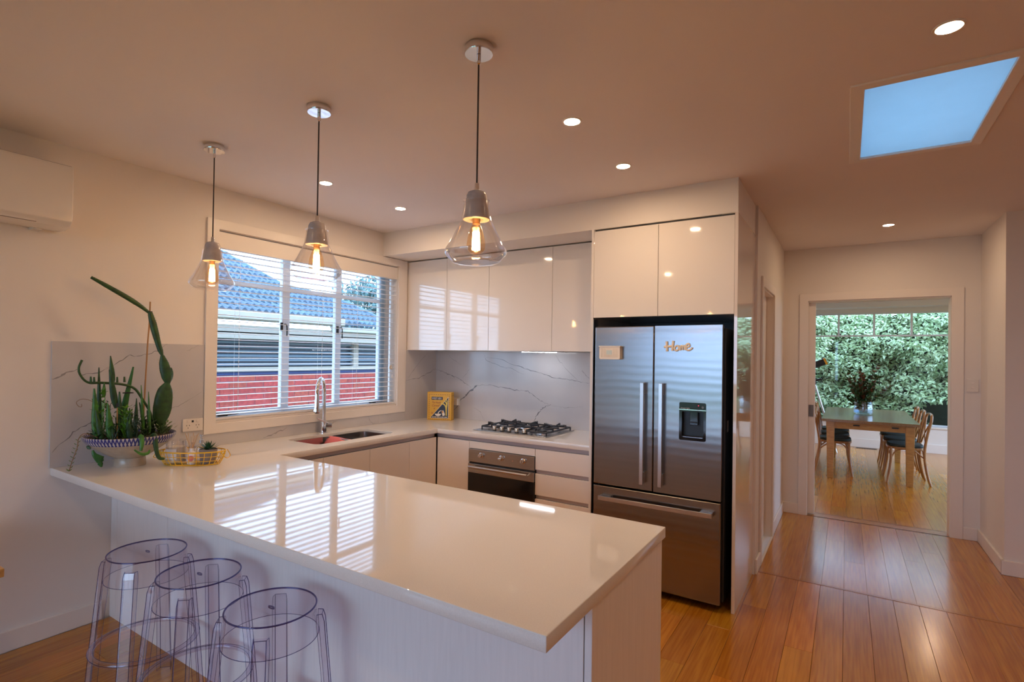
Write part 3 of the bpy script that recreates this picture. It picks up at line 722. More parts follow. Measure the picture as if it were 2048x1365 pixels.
# magnet basket and sign on the fridge doors
mb = thing('magnet_basket', 'small white perforated basket stuck on the left fridge door', 'basket', (2.21, FY, 1.52))
M_MB = mat('basket_plastic', (.88, .80, .70), .4)
b = MB()
x0, x1, z0, z1, dp = 2.158, 2.302, 1.522, 1.607, .048
holes = []
for i in range(13):
    for j in range(7):
        if 4 <= i <= 8 and 2 <= j <= 5: continue
        cx, cz = x0 + .018 + i * .0092, z0 + .016 + j * .0092
        holes.append([(cx - .0026, cz - .0026), (cx + .0026, cz - .0026), (cx + .0026, cz + .0026), (cx - .0026, cz + .0026)])
slab('front_panel', rrect(x0, x1, z0, z1, .010), holes, FY - dp, FY - dp + .003, 'xz', M_MB, mb)
b.box(x0, x0 + .003, FY - dp + .002, FY, z0 + .006, z1).box(x1 - .003, x1, FY - dp + .002, FY, z0 + .006, z1).box(x0 + .003, x1 - .003, FY - dp + .002, FY, z0, z0 + .003).box(x0 + .002, x1 - .002, FY - .003, FY, z0, z1)
b.box(x0 - .004, x1 + .004, FY - dp - .003, FY - dp + .003, z1 - .002, z1 + .004).box(x0 - .004, x0 + .002, FY - dp, FY, z1 - .002, z1 + .004).box(x1 - .002, x1 + .004, FY - dp, FY, z1 - .002, z1 + .004)
b.build('basket_shell', M_MB, mb, bev=.001)
bx('label_card', mat('pale_card', (.62, .72, .70), .5), 2.208, 2.246, FY - dp - .0012, FY - dp, 1.553, 1.582, mb)
hs = thing('home_sign', 'cream cut-out word sign reading Home on the right fridge door', 'sign', (2.67, FY, 1.60))
st = [[(.012, .0), (.010, .045), (.008, .088)], [(.052, .004), (.055, .05), (.060, .092)], [(-.012, .040), (.02, .042), (.06, .046)],
      [(.085, .048), (.072, .035), (.070, .018), (.080, .006), (.095, .010), (.102, .028), (.098, .044), (.085, .048), (.104, .044)],
      [(.110, .046), (.112, .025), (.112, .006)], [(.112, .03), (.122, .046), (.130, .040), (.131, .008)], [(.131, .03), (.141, .046), (.149, .040), (.150, .008)],
      [(.158, .030), (.172, .034), (.184, .044), (.176, .062), (.162, .056), (.156, .032), (.162, .012), (.178, .006), (.198, .018), (.204, .030)]]
M_SIGN = mat('cream_wood', (.88, .76, .60), .5)
for i, s in enumerate(st):
    P = spline([(2.588 + x * .80, FY - .0055, 1.578 + z * .72 + x * .02) for x, z in s], 6)
    MB().tube(P, .0074 if i < 3 else .0058, 8, flat=.7).build('letter_stroke', M_SIGN, hs, smooth=60)

# ================================================================== OVEN
ov = thing('oven', 'built-in stainless oven with black glass door under the hob bench', 'oven', (1.256, -.68, .17))
OX0, OX1, OY = .9455, 1.565, -.694
bx('body', M_BLACKM, .965, 1.548, OY + .03, -.06, .175, .762, ov)
bx('control_panel', M_STEEL, OX0, OX1, OY - .006, OY + .03, .660, .765, ov, bev=.002)
bx('door_gap', M_BLACKM, OX0 + .003, OX1 - .003, OY + .005, OY + .03, .644, .662, ov)
od = bx('door', M_STEEL, OX0, OX1, OY - .012, OY + .03, .572, .646, ov, bev=.002)
bx('door_glass', M_BLACK, OX0, OX1, OY - .012, OY + .03, .178, .5715, ov, bev=.002)
MB().tube([(OX0 + .035, OY - .058, .628), (OX1 - .035, OY - .058, .628)], .0095, 16).build('handle', M_ALU, od, smooth=50)
for x in (OX0 + .055, OX1 - .055): MB().tube([(x, OY - .012, .612), (x, OY - .058, .628)], .007, 12).build('handle_bracket', M_ALU, od, smooth=50)
for x, a in ((1.073, .6), (1.268, .2), (1.468, 1.2)):
    k = MB().lathe([(0, -.001), (.021, -.001), (.021, -.005), (.0165, -.008), (.0155, -.026), (.014, -.029), (0, -.029)], (x, OY - .006, .722), 28, 'y').build('control_knob', M_CHROME, ov, smooth=40)
    c, s = math.cos(a), math.sin(a)
    MB().tube([(x - .013 * c, OY - .038, .722 - .013 * s), (x + .013 * c, OY - .038, .722 + .013 * s)], .0035, 8).build('knob_grip', M_ALU, k)
    d = MB()
    for j in range(9):
        q = -PI * .25 + j * PI * 1.5 / 8; d.box(x + .03 * math.cos(q) - .0012, x + .03 * math.cos(q) + .0012, OY - .0066, OY - .006, .722 + .03 * math.sin(q) - .0012, .722 + .03 * math.sin(q) + .0012)
    d.build('dial_marks', mat('dark_print', (.08, .05, .04), .5), ov)
MB().lathe([(0, 0), (.003, 0), (.003, -.002), (0, -.002)], (1.372, OY - .006, .712), 10, 'y').build('indicator_light', mat('amber_lens', (.5, .1, .03), .3), ov)

# ================================================================== HOB
hb = thing('gas_hob', 'stainless five-burner gas hob with black cast iron trivets', 'hob', (1.255, -.32, CT))
HX0, HX1, HY0, HY1 = .907, 1.606, -.592, -.075
MB().box(HX0, HX1, HY0, HY1, CT, CT + .007).build('steel_plate', M_STEEL, hb, bev=.004)
slab('dished_well', rrect(HX0 + .02, HX1 - .02, HY0 + .015, HY1 - .015, .02), [], CT + .007, CT + .0085, 'xy', M_STEEL, hb)
for i in range(5):
    x = 1.096 + i * .072; y = -.545 + .0
    k = MB().lathe([(0, 0), (.017, 0), (.017, .006), (.0135, .010), (.0135, .012)], (x, y, CT + .0085), 24).build('knob_base', M_BLACKM, hb, smooth=40)
    MB().lathe([(.0165, .0), (.0175, .022), (.0155, .028), (.0, .028)], (x, y, CT + .018), 24).build('knob', mat('knob_metal', (.68, .55, .42), .25, metal=1), k, smooth=40)
for x, y, r in ((1.035, -.40, .030), (1.035, -.19, .040), (1.256, -.28, .058), (1.478, -.42, .042), (1.478, -.19, .036)):
    q = MB().lathe([(0, 0), (r * 1.5, 0), (r * 1.5, .004), (r * 1.15, .006), (r * 1.1, .014), (0, .014)], (x, y, CT + .0085), 28).build('burner', M_ALU, hb, smooth=40)
    MB().lathe([(0, 0), (r, 0), (r, .007), (r * .9, .010), (0, .010)], (x, y, CT + .0225), 28).build('burner_cap', M_IRON, q, smooth=40)
zt = CT + .045


def trivet(x0, x1, y0, y1, cs):
    b = MB(); h = .0070
    def bar(p, q, z=zt): b.tube([(*p, z), (*q, z)], h, 4)
    for p, q in (((x0, y0), (x1, y0)), ((x0, y1), (x1, y1)), ((x0, y0), (x0, y1)), ((x1, y0), (x1, y1))): bar(p, q, CT + .03)
    for cx, cy_ in cs:
        for a in range(4):
            d = Vector((math.cos(a * PI / 2 + PI / 4 * 0), math.sin(a * PI / 2)))
            ex = x1 if d.x > .5 else (x0 if d.x < -.5 else cx); ey = (y1 if d.y > .5 else (y0 if d.y < -.5 else cy_))
            if len(cs) > 1 and abs(d.y) > .5: ey = max(min(ey, cy_ + .11), cy_ - .11)
            px, py = cx + d.x * .028, cy_ + d.y * .028
            b.prism([(0, 0), (1, 0), (1, .001)], 0, .001, 'xz') if False else None
            bar((ex, ey), (px, py))
            b.tube([(ex, ey, CT + .027), (ex, ey, zt + .014)], [.008, .006], 4)
            b.tube([(ex + (px - ex) * .15, ey + (py - ey) * .15, zt + .006), (px, py, zt + .001)], [.010, .004], 4)
    for p in ((x0, y0), (x1, y0), (x0, y1), (x1, y1)): b.tube([(*p, CT + .0085), (*p, CT + .032)], .007, 4)
    b.build('trivet', M_IRON, hb)


trivet(.938, 1.135, -.50, -.10, [(1.035, -.40), (1.035, -.19)])
trivet(1.145, 1.368, -.48, -.10, [(1.256, -.28)])
trivet(1.378, 1.578, -.535, -.10, [(1.478, -.42), (1.478, -.19)])

# ================================================================== SINK, TAP, CLOTH
sk = thing('sink', 'undermounted stainless double bowl sink below the window', 'sink', (.316, -1.48, .70))
M_SINK = mat('sink_steel', (.46, .43, .42), .22, metal=1, noise=.1, nscale=5)


def bowl(y0, y1, zb):
    b = MB(); R = []
    for z, ins, r in ((CT - .019, .0005, .05), (CT - .021, .006, .05), (zb + .02, .010, .05), (zb, .03, .04)):
        R.append([(x, y, z) for x, y in rrect(.135 + ins, .497 - ins, y0 + ins, y1 - ins, r, 5)])
    n = len(R[0]); v = [p for q in R for p in q]; f = []
    for i in range(3):
        for k in range(n): f.append((i * n + k, i * n + (k + 1) % n, (i + 1) * n + (k + 1) % n, (i + 1) * n + k))
    f.append(tuple(3 * n + k for k in range(n)))
    me = b.add(v, f)
    o = b.build('bowl', M_SINK, sk, smooth=40)
    MB().lathe([(0, zb + .003), (.035, zb + .003), (.042, zb + .001), (.042, zb)], (.316, (y0 + y1) / 2, 0), 24).lathe([(0, zb + .004), (.02, zb + .004)], (.316, (y0 + y1) / 2, 0), 24).build('drain', M_CHROME, o, smooth=40)


bowl(-1.852, -1.492, .70); bowl(-1.462, -1.103, .72)
bx('bowl_divider', M_SINK, .137, .495, -1.499, -1.455, .871, .879, sk, bev=.003)
cl = thing('dish_cloth', 'pink red cloth hung over the divider of the sink', 'cloth', (.33, -1.48, .86))
b = MB(); nx, ny = 10, 12; P = []
for j in range(ny + 1):
    s = j / ny
    for i in range(nx + 1):
        u = i / nx; x = .16 + .30 * u
        q = s * .26 - .13
        if abs(q) < .018: y, z = -1.477 + q, .8825
        else: y, z = -1.477 + math.copysign(.018 + (abs(q) - .018) * (.62 if q < 0 else .1), q), .8825 - (abs(q) - .018) * (.72 if q < 0 else .92)
        P.append((x + .006 * math.sin(j * .7), y + .003 * math.sin(u * 9 + j * .3), z + .003 * math.sin(u * 7)))
b.add(P, [(j * (nx + 1) + i, j * (nx + 1) + i + 1, (j + 1) * (nx + 1) + i + 1, (j + 1) * (nx + 1) + i) for j in range(ny) for i in range(nx)])
o = b.build('cloth_sheet', mat('red_cloth', (.82, .20, .20), .8, bump=.2, bscale=300), cl, smooth=60); md = o.modifiers.new('s', 'SOLIDIFY'); md.thickness = .002
tp = thing('mixer_tap', 'chrome gooseneck mixer tap with pull-out spray behind the sink', 'tap', (.066, -1.462, CT))
MB().lathe([(0, 0), (.031, 0), (.031, .004), (.026, .006), (.026, .085), (.023, .088), (0, .088)], (.066, -1.462, CT), 28).build('body', M_CHROME, tp, smooth=40)
TD = Vector((.15, -.185, 0))
arc = [Vector((.066, -1.462, CT + .085)), Vector((.066, -1.462, 1.15))] + [Vector((.066, -1.462, 1.225)) + TD * (.5 - .5 * math.cos(a)) + Vector((0, 0, .11 * math.sin(a))) for a in [PI * k / 14 for k in range(0, 15)]]
MB().tube(arc, .0150, 16).build('neck', M_CHROME, tp, smooth=60)
sc_ = Vector((.066, -1.462, 0)) + TD
MB().lathe([(0, 1.225), (.0160, 1.225), (.0170, 1.19), (.020, 1.12), (.026, 1.098), (.026, 1.090), (.020, 1.085), (0, 1.085)], sc_, 24).build('spray_head', M_CHROME, tp, smooth=40)
MB().lathe([(0, 1.085), (.016, 1.085), (.016, 1.080), (0, 1.080)], sc_, 20).build('aerator', M_BLACKM, tp)
hub = Vector((.066, -1.462, .955)); hd_ = Vector((.6, .8, 0)).normalized()
lv = MB().tube([hub + hd_ * .02, hub + hd_ * .062], .020, 24).build('lever_hub', mat('dark_chrome', (.42, .42, .45), .12, metal=1), tp, smooth=40)
MB().tube([hub + hd_ * .045 + Vector((0, 0, .012)), (.075, -1.535, 1.024)], [.0075, .0055], 10).build('lever', M_CHROME, lv, smooth=60)

# ================================================================== POWER POINTS AND SWITCH
po = thing('power_outlet', 'white double power point on the marble behind the planter bowl', 'power outlet', (.011, -2.455, 1.058))
bx('cover_plate', M_PLASTIC, .0105, .019, -2.520, -2.392, 1.018, 1.098, po, bev=.002)
for y in (-2.487, -2.428):
    MB().box(.019, .0215, y - .008, y + .008, 1.074, 1.090).build('rocker_switch', M_PLASTIC, po, bev=.001)
    MB().box(.019, .0195, y - .010, y - .007, 1.052, 1.060).box(.019, .0195, y + .007, y + .010, 1.052, 1.060).box(.019, .0195, y - .0015, y + .0015, 1.036, 1.044).build('socket_slots', M_BLACKM, po)
bx('centre_socket', M_BLACKM, .019, .0196, -2.465, -2.452, 1.074, 1.088, po)
po = thing('power_outlet', 'white power point on the marble right of the yellow cereal box', 'power outlet', (.27, -.011, 1.07))
bx('cover_plate', M_PLASTIC, .205, .325, -.020, -.0105, 1.032, 1.108, po, bev=.002)
bx('plug', M_PLASTIC, .285, .318, -.050, -.020, 1.035, 1.10, po, bev=.004)
bx('rocker_switch', M_PLASTIC, .22, .235, -.0225, -.020, 1.085, 1.098, po, bev=.001)
po = thing('light_switch', 'white double light switch on the wall right of the dining doorway', 'light switch', (4.463, EY, 1.335))
bx('cover_plate', M_PLASTIC, 4.424, 4.503, EY - .010, EY, 1.281, 1.392, po, bev=.002)
for z in (1.358, 1.318): MB().lathe([(0, 0), (.010, 0), (.010, -.003), (.008, -.004), (0, -.004)], (4.463, EY - .010, z), 18, 'y').build('rocker_switch', M_TRIM, po)

# ================================================================== CEREAL BOX
cb = thing('cereal_box', 'yellow and black cereal tin lettered WEET-BIX in the bench corner', 'cereal box', (.25, -.21, CT))
cb.location = (.134, -.285, CT); a_ = math.atan2(.355, .935); cb.rotation_euler = (0, 0, a_)
W_, H_, D_ = .245, .272, .085


def cbox(name, m_, x0, x1, y0, y1, z0, z1, bev=0):
    return MB().box(x0, x1, y0, y1, z0, z1).build(name, m_, cb, off=(0, 0, 0), bev=bev)


M_YEL = mat('tin_yellow', (.75, .40, .02), .35, noise=.05)
M_INK = mat('black_ink', (.012, .010, .02), .35); M_CRM = mat('cream_ink', (.85, .74, .6), .4)
cbox('tin_body', M_YEL, 0, W_, 0, D_, 0, H_, .004)
def pr(name, pts, m_, d=.0008): MB().prism(pts, -d, .0, 'xz').build(name, m_, cb, off=(0, 0, 0))
pr('black_triangle', [(.035, .022), (.214, .022), (.214, .222)], M_INK)
pr('cream_edge', [(.033, .022), (.035, .022), (.214, .222), (.214, .226), (.2125, .226)], M_CRM, .0010)
pr('cream_edge', [(.214, .022), (.2165, .022), (.2165, .226), (.214, .226)], M_CRM, .0010)
pr('cream_edge', [(.035, .0195), (.214, .0195), (.214, .0220), (.035, .0220)], M_CRM, .0010)
pr('name_band', [(.044, .196), (.158, .196), (.158, .226), (.044, .226)], M_INK)
b = MB()
for i in range(12):
    x = .020 + i * .0186
    for z in (.010, .248): b.box(x - .0030, x + .0030, -.0008, 0, z - .003, z + .003)
for j in range(12):
    z = .030 + j * .0183
    for x in (.020, .2245): b.box(x - .0030, x + .0030, -.0008, 0, z - .003, z + .003)
b.build('border_dots', mat('maroon_ink', (.10, .01, .02), .4), cb, off=(0, 0, 0))


def ctext(s, size, x, z, m_, shear=0., sx=1., d=.0012):
    o = text('lettering', s, size, (0, 0, 0), 0, cb, m_, .0002, sx, shear); o.location = (x, -d, z); return o


ctext('WEET-BIX', .0275, .048, .2015, M_CRM, sx=.80)
ctext('The Health', .026, .046, .163, mat('red_ink', (.30, .02, .01), .4), .35, .80)
ctext('Cereal!', .030, .046, .132, MATS['red_ink'], .35, .9)
b = MB()   # small print too fine to read in the photograph: broken strokes
for x0, x1, z in ((.066, .074, .112), (.076, .084, .116), (.068, .080, .105), (.041, .050, .071), (.052, .062, .071), (.041, .048, .062), (.050, .058, .062)): b.box(x0, x1, -.0009, 0, z, z + .0035)
b.build('fine_print', MATS['red_ink'], cb, off=(0, 0, 0))
b = MB()
for x0, x1 in ((.054, .068), (.073, .095), (.101, .126), (.130, .142), (.146, .166), (.171, .178), (.182, .205)): b.box(x0, x1, -.0013, 0, .028, .034)
b.build('fine_print', M_CRM, cb, off=(0, 0, 0))
M_WH = mat('wheat_ink', (.78, .58, .10), .4)
b = MB()
for P, r0 in (([(.196, .045), (.195, .09), (.190, .13), (.172, .155), (.140, .165)], .006), ([(.196, .09), (.198, .14), (.193, .17), (.176, .188)], .005), ([(.198, .12), (.204, .16), (.202, .19), (.192, .205)], .0045)):
    b.tube([(q.x, -.0012, q.z) for q in spline([(x, 0, z) for x, z in P], 5)], r0, 4, flat=.15)
b.build('wheat_ears', M_WH, cb, off=(0, 0, 0))
pr('bowl_print', [(.078, .062), (.145, .062), (.135, .046), (.12, .040), (.10, .040), (.086, .048)], M_CRM, .0013)
pr('jug_print', [(.148, .090), (.165, .098), (.182, .060), (.178, .046), (.158, .042)], M_CRM, .0013)
pr('jug_print', [(.148, .088), (.160, .094), (.168, .076), (.156, .068)], mat('orange_ink', (.65, .25, .04), .4), .0015)
pr('milk_print', [(.108, .062), (.118, .062), (.122, .078), (.138, .088), (.148, .094), (.146, .098), (.124, .090), (.112, .076)], M_CRM, .0013)
cbox('tin_lid_seam', mat('tin_edge', (.45, .2, .02), .4), W_ - .0005, W_ + .0008, .004, D_ - .004, .236, .240)

#__PART3__
# ================================================================== STOOLS
def make_stool(x, y, label, rz=0.):
    t = thing('bar_stool', label, 'stool', (0, 0, 0), 'clear plastic bar stools along the peninsula')
    H, R = .65, .150
    MB().lathe([(.0, H - .0045), (R - .002, H - .0045)], (0, 0, 0), 64, caps=False).build('seat', M_ACRYL, t)
    MB().lathe([(.017, H - .004), (.017, H - .009), (.013, H - .009), (.013, H - .004)], (0, 0, 0), 24, caps=False, sy=.35).build('seat_slot', M_ACRYLED, t)
    MB().tube([(R * math.cos(a), R * math.sin(a), H - .003) for a in [2 * PI * k / 72 for k in range(72)]], .0030, 8, closed=True).build('rim', M_ACRYLED, t, smooth=80)
    MB().lathe([(R, H - .003), (R + .002, H - .03), (R + .009, H - .105)], (0, 0, 0), 64, caps=False).build('skirt', M_ACRYL, t, smooth=60)
    rr = R + .0095
    MB().tube([(rr * math.cos(a), rr * math.sin(a), H - .106) for a in [2 * PI * k / 72 for k in range(72)]], .0012, 6, closed=True).build('skirt_edge', M_ACRYLED, t)
    for k in range(4):
        a = PI / 4 + k * PI / 2; c, s = math.cos(a), math.sin(a)
        def P(r, u, z): return (c * r - s * u, s * r + c * u, z)
        L = [(.615, R + .004, R + .022, .024), (.59, R + .004, R + .030, .026), (.25, .188, .212, .027), (0.0, .205, .232, .030)]
        b = MB(); v = []
        for z, ri, ro, hw in L: v += [P(ri, -hw, z), P(ro, -hw * .8, z), P(ro, hw * .8, z), P(ri, hw, z)]
        f = [(4 * i + j, 4 * i + j + 1, 4 * i + j + 5, 4 * i + j + 4) for i in range(3) for j in range(3)] + [(0, 1, 2, 3)]
        b.add(v, f); l = b.build('leg', M_ACRYL, t)
        e = MB()
        for j in (1, 2): e.tube([v[4 * i + j] for i in range(4)], .0014, 5)
        for j in (0, 3): e.tube([v[4 * i + j] for i in range(4)], .0009, 4)
        e.tube([v[0], v[1], v[2], v[3]], .0012, 4); e.tube([v[12], v[13], v[14], v[15]], .0012, 4)
        e.build('leg_edge', M_ACRYLED, l)
    rg = .198
    ring = MB().tube([(rg * math.cos(a), rg * math.sin(a), .25) for a in [2 * PI * k / 72 for k in range(72)]], .011, 12, closed=True)
    rgo = ring.build('foot_ring', M_ACRYL, t, smooth=80)
    MB().tube([((rg + .011) * math.cos(a), (rg + .011) * math.sin(a), .252) for a in [2 * PI * k / 72 for k in range(72)]], .0011, 5, closed=True).tube([((rg - .009) * math.cos(a), (rg - .009) * math.sin(a), .258) for a in [2 * PI * k / 72 for k in range(72)]], .0010, 5, closed=True).build('ring_edge', M_ACRYLED, rgo)
    t.location = (x, y, 0); t.rotation_euler = (0, 0, rz)
    return t


s0 = make_stool(.965, -3.128, 'clear plastic bar stool nearest the left wall')
dup(s0, (1.392, -3.124, 0), 0, 'clear plastic bar stool in the middle of the three')
dup(s0, (1.877, -3.130, 0), 0, 'clear plastic bar stool closest to the camera, under the bench')

# timber table whose corner shows at the left edge
t = thing('side_table', 'pale timber table whose corner just shows at the left edge', 'table', (.5, -4.0, 0))
bx('table_top', M_TIMBER, .12, .95, -4.9, -3.606, .688, .72, t, bev=.003)
for x, y in ((.22, -4.8), (.84, -4.8), (.22, -3.80), (.84, -3.80)): MB().tube([(x, y, 0), (x, y, .688)], .018, 12).build('leg', M_TIMBER, t, smooth=60)

# ================================================================== PLANTER BOWL AND CACTI
BXc = Vector((.243, -2.908, CT))
pl = thing('planter_bowl', 'footed ceramic bowl with a blue zigzag rim packed with cacti', 'planter', BXc)
M_CER = mat('glazed_ceramic', (.50, .42, .34), .25, noise=.12, nscale=30, bump=.06, bscale=120)
MBZ = mat('blue_band', (.62, .58, .56), .2)
nb = MBZ.node_tree; pb = nb.nodes['Principled BSDF']; t_ = nb.nodes.new('ShaderNodeTexCoord'); sp = nb.nodes.new('ShaderNodeSeparateXYZ'); nb.links.new(t_.outputs['Object'], sp.inputs[0])
def mth(op, *a, **k):
    q = nb.nodes.new('ShaderNodeMath'); q.operation = op
    for i, x in enumerate(a):
        if isinstance(x, (int, float)): q.inputs[i].default_value = x
        else: nb.links.new(x, q.inputs[i])
    return q.outputs[0]
ang = mth('MULTIPLY', mth('ARCTAN2', sp.outputs[1], sp.outputs[0]), 76 / (2 * PI))
zz = mth('MULTIPLY', mth('SUBTRACT', sp.outputs[2], .143), 1 / .03)
s1 = mth('LESS_THAN', mth('ABSOLUTE', mth('SUBTRACT', mth('FRACT', mth('ADD', ang, mth('MULTIPLY', zz, .5))), .5)), .2)
s2 = mth('LESS_THAN', mth('ABSOLUTE', mth('SUBTRACT', mth('FRACT', mth('SUBTRACT', ang, mth('MULTIPLY', zz, .5))), .5)), .2)
mk = mth('MAXIMUM', s1, s2)
mx = nb.nodes.new('ShaderNodeMix'); mx.data_type = 'RGBA'; mx.inputs[6].default_value = (.50, .46, .47, 1); mx.inputs[7].default_value = (.035, .04, .20, 1)
nb.links.new(mk, mx.inputs[0]); nb.links.new(mx.outputs[2], pb.inputs['Base Color'])
MB().lathe([(0, 0), (.074, 0), (.076, .004), (.074, .040), (.070, .046), (.105, .066), (.155, .100), (.196, .132)], BXc, 64).build('bowl_body', M_CER, pl, smooth=50)
bd = MB().lathe([(.196, .132), (.205, .142), (.214, .158), (.218, .173), (.214, .175), (.207, .160), (.19, .135), (.12, .10), (0, .09)], BXc, 64, caps=False).build('rim_band', MBZ, pl, smooth=50, off=BXc)
bd.location = (0, 0, 0)
b = MB().lathe([(.0, .160), (.12, .163), (.208, .158)], BXc, 40, caps=False); b.build('soil', mat('potting_soil', (.05, .035, .02), .9, bump=.8, bscale=60, noise=.5, nscale=60), pl)


def pad(pts_axis, widths, thick, normal, name, m_, parent, seg=12):
    """flattened fleshy pad swept along an axis"""
    P = spline(pts_axis, 5); n = len(P); Wd = np.interp(np.linspace(0, 1, n), np.linspace(0, 1, len(widths)), widths)
    N = Vector(normal).normalized(); v = []; f = []
    for i, p in enumerate(P):
        a = P[max(0, i - 1)]; b_ = P[min(n - 1, i + 1)]; t = (b_ - a).normalized(); s = t.cross(N).normalized(); nn = s.cross(t)
        for k in range(seg):
            q = 2 * PI * k / seg; v.append(p + s * math.cos(q) * Wd[i] + nn * math.sin(q) * min(thick, Wd[i] * .9))
    for i in range(n - 1):
        for k in range(seg): f.append((i * seg + k, i * seg + (k + 1) % seg, (i + 1) * seg + (k + 1) % seg, (i + 1) * seg + k))
    f.append(tuple(range(seg - 1, -1, -1))); f.append(tuple((n - 1) * seg + k for k in range(seg)))
    return MB().add(v, f).build(name, m_, parent, smooth=70)


NX = (1, -.45, 0)
cx = thing('cactus', 'tall jointed cactus rising from the bowl and bending to the left', 'cactus', (BXc.x, -2.745, CT + .15))
pad([(.235, -2.742, 1.045), (.232, -2.752, 1.125), (.228, -2.740, 1.20), (.222, -2.726, 1.29), (.22, -2.712, 1.345)], [.012, .022, .040, .047, .045, .036, .015], .013, NX, 'pad', M_GREEN, cx)
pad([(.22, -2.708, 1.340), (.222, -2.718, 1.39), (.215, -2.728, 1.45), (.21, -2.738, 1.508)], [.012, .026, .029, .024, .010], .010, NX, 'pad', M_GREEN, cx)
pad([(.205, -2.700, 1.345), (.20, -2.685, 1.39), (.202, -2.686, 1.435)], [.010, .020, .018, .006], .008, (1, .4, 0), 'pad', M_GREEN, cx)
pad([(.21, -2.737, 1.505), (.20, -2.752, 1.56), (.19, -2.772, 1.65), (.18, -2.795, 1.757)], [.007, .014, .015, .018, .019, .012], .010, NX, 'pad', M_GREEN, cx)
pad([(.18, -2.797, 1.752), (.165, -2.84, 1.79), (.15, -2.90, 1.832), (.13, -2.985, 1.884), (.11, -3.062, 1.93)], [.008, .011, .014, .014, .012, .008], .010, (1, 0, 0), 'pad', M_GREEN, cx)
r = random.Random(4); b = MB()
for P0, P1, k, wv in (((.225, -2.745, 1.13), (.22, -2.715, 1.33), 26, .045), ((.22, -2.712, 1.36), (.212, -2.735, 1.49), 14, .027), ((.19, -2.755, 1.57), (.18, -2.79, 1.74), 16, .018), ((.165, -2.83, 1.78), (.12, -3.05, 1.92), 22, .014)):
    for i in range(k):
        q = Vector(P0).lerp(Vector(P1), r.random()); d = Vector((.42, .9, .05)) if abs(P1[1] - P0[1]) < .15 else Vector((0, -.4, .9))
        q = q + d * r.choice((-1, 1)) * wv * r.uniform(.85, 1.05); b.tube([q, q + Vector((r.uniform(-1, 1), r.uniform(-1, 1), r.uniform(-1, 1))) * .007], [.0012, .0003], 4)
b.build('spines', mat('cactus_spine', (.5, .42, .2), .5), cx, kind='stuff')
st = thing('support_stake', 'thin bamboo stake holding the tall cactus upright', 'stake', (.19, -2.82, CT + .15))
MB().tube(spline([(.20, -2.828, 1.06), (.195, -2.82, 1.30), (.19, -2.808, 1.58), (.178, -2.796, 1.70), (.175, -2.793, 1.818)], 6), .0042, 8).build('cane', mat('bamboo', (.45, .22, .07), .5, noise=.2), st, smooth=60)
MB().tube([(.178 + .012 * math.cos(a), -2.795 + .012 * math.sin(a), 1.76) for a in [k * PI / 6 for k in range(12)]], .0022, 5, closed=True).build('tie', M_BLACKM, st)

cl_ = thing('leaf_cactus', 'arching thin-stemmed cactus tied over the bowl', 'cactus', (.22, -2.95, CT + .15), 'low cacti in the bowl')
MB().tube(spline([(.24, -2.785, 1.06), (.235, -2.805, 1.175), (.23, -2.85, 1.265), (.22, -2.885, 1.322), (.215, -2.945, 1.347), (.21, -3.037, 1.358), (.205, -3.098, 1.362), (.20, -3.130, 1.40), (.20, -3.138, 1.44), (.20, -3.125, 1.48)], 6), [.0068] * 36 + [.0058] * 19, 8).build('stem', M_GREEN, cl_, smooth=60)
for y, z in ((-3.087, 1.375), (-3.072, 1.372), (-2.93, 1.37), (-2.965, 1.37)):
    MB().tube([(.21, y, z - .012), (.212, y - .002, z + .018)], [.006, .004], 6).build('bud', M_GREEN, cl_, smooth=60)
blades = [  # base y, top y, base z, top z, half width, x, material, label
    (-3.066, -3.079, 1.05, 1.330, .019, .24, 1, 'broad'), (-3.040, -3.045, 1.05, 1.440, .013, .20, 0, ''), (-2.985, -3.015, 1.22, 1.430, .016, .25, 0, ''),
    (-2.985, -2.996, 1.35, 1.503, .013, .21, 0, ''), (-2.955, -2.888, 1.10, 1.442, .021, .22, 2, 'tall'), (-2.969, -2.973, 1.05, 1.310, .017, .27, 0, ''),
    (-2.858, -2.872, 1.05, 1.342, .0085, .28, 1, ''), (-2.832, -2.838, 1.05, 1.305, .0085, .29, 1, ''), (-2.885, -2.881, 1.10, 1.267, .010, .25, 0, ''),
    (-3.055, -3.085, 1.05, 1.22, .014, .28, 0, ''), (-3.02, -3.035, 1.05, 1.25, .018, .29, 1, ''), (-2.93, -2.935, 1.05, 1.22, .013, .30, 0, ''), (-2.80, -2.79, 1.06, 1.16, .014, .22, 0, ''), (-3.035, -3.03, 1.28, 1.36, .010, .23, 1, ''), (-2.945, -2.955, 1.05, 1.18, .016, .33, 0, ''), (-2.81, -2.845, 1.06, 1.24, .011, .20, 0, ''), (-2.775, -2.80, 1.06, 1.19, .013, .19, 0, '')]
for i, (yb, yt, zb, zt_, wd, x, mi, l) in enumerate(blades):
    mm = (M_GREEN, M_GREEN2, mat('deep_green', (.03, .16, .03), .35, col2=(.02, .09, .02), nscale=20))[mi]
    prof = [.4, .9, 1.0, .9, .55, .2] if mi != 2 else [1.0, 1.0, .85, .65, .45, .2]
    x += 0
    pad([(x, yb, zb), (x - .004, yb * .6 + yt * .4, zb * .6 + zt_ * .4), (x - .01, yt, zt_)], [wd * q for q in prof], .006 if wd > .01 else .008, NX, 'pad', mm, cl_)
MB().tube([(.30, -2.995, 1.06), (.285, -2.992, 1.24)], .003, 6).build('cane', MATS['bamboo'], cl_)
MB().tube([(.286, -2.992, 1.225), (.285, -2.991, 1.25)], .005, 6).tube([(.244 + .024 * math.cos(a), -2.925 + .024 * math.sin(a), 1.30) for a in [k * PI / 6 for k in range(12)]], .0028, 5, closed=True).build('tie', M_BLACKM, cl_)
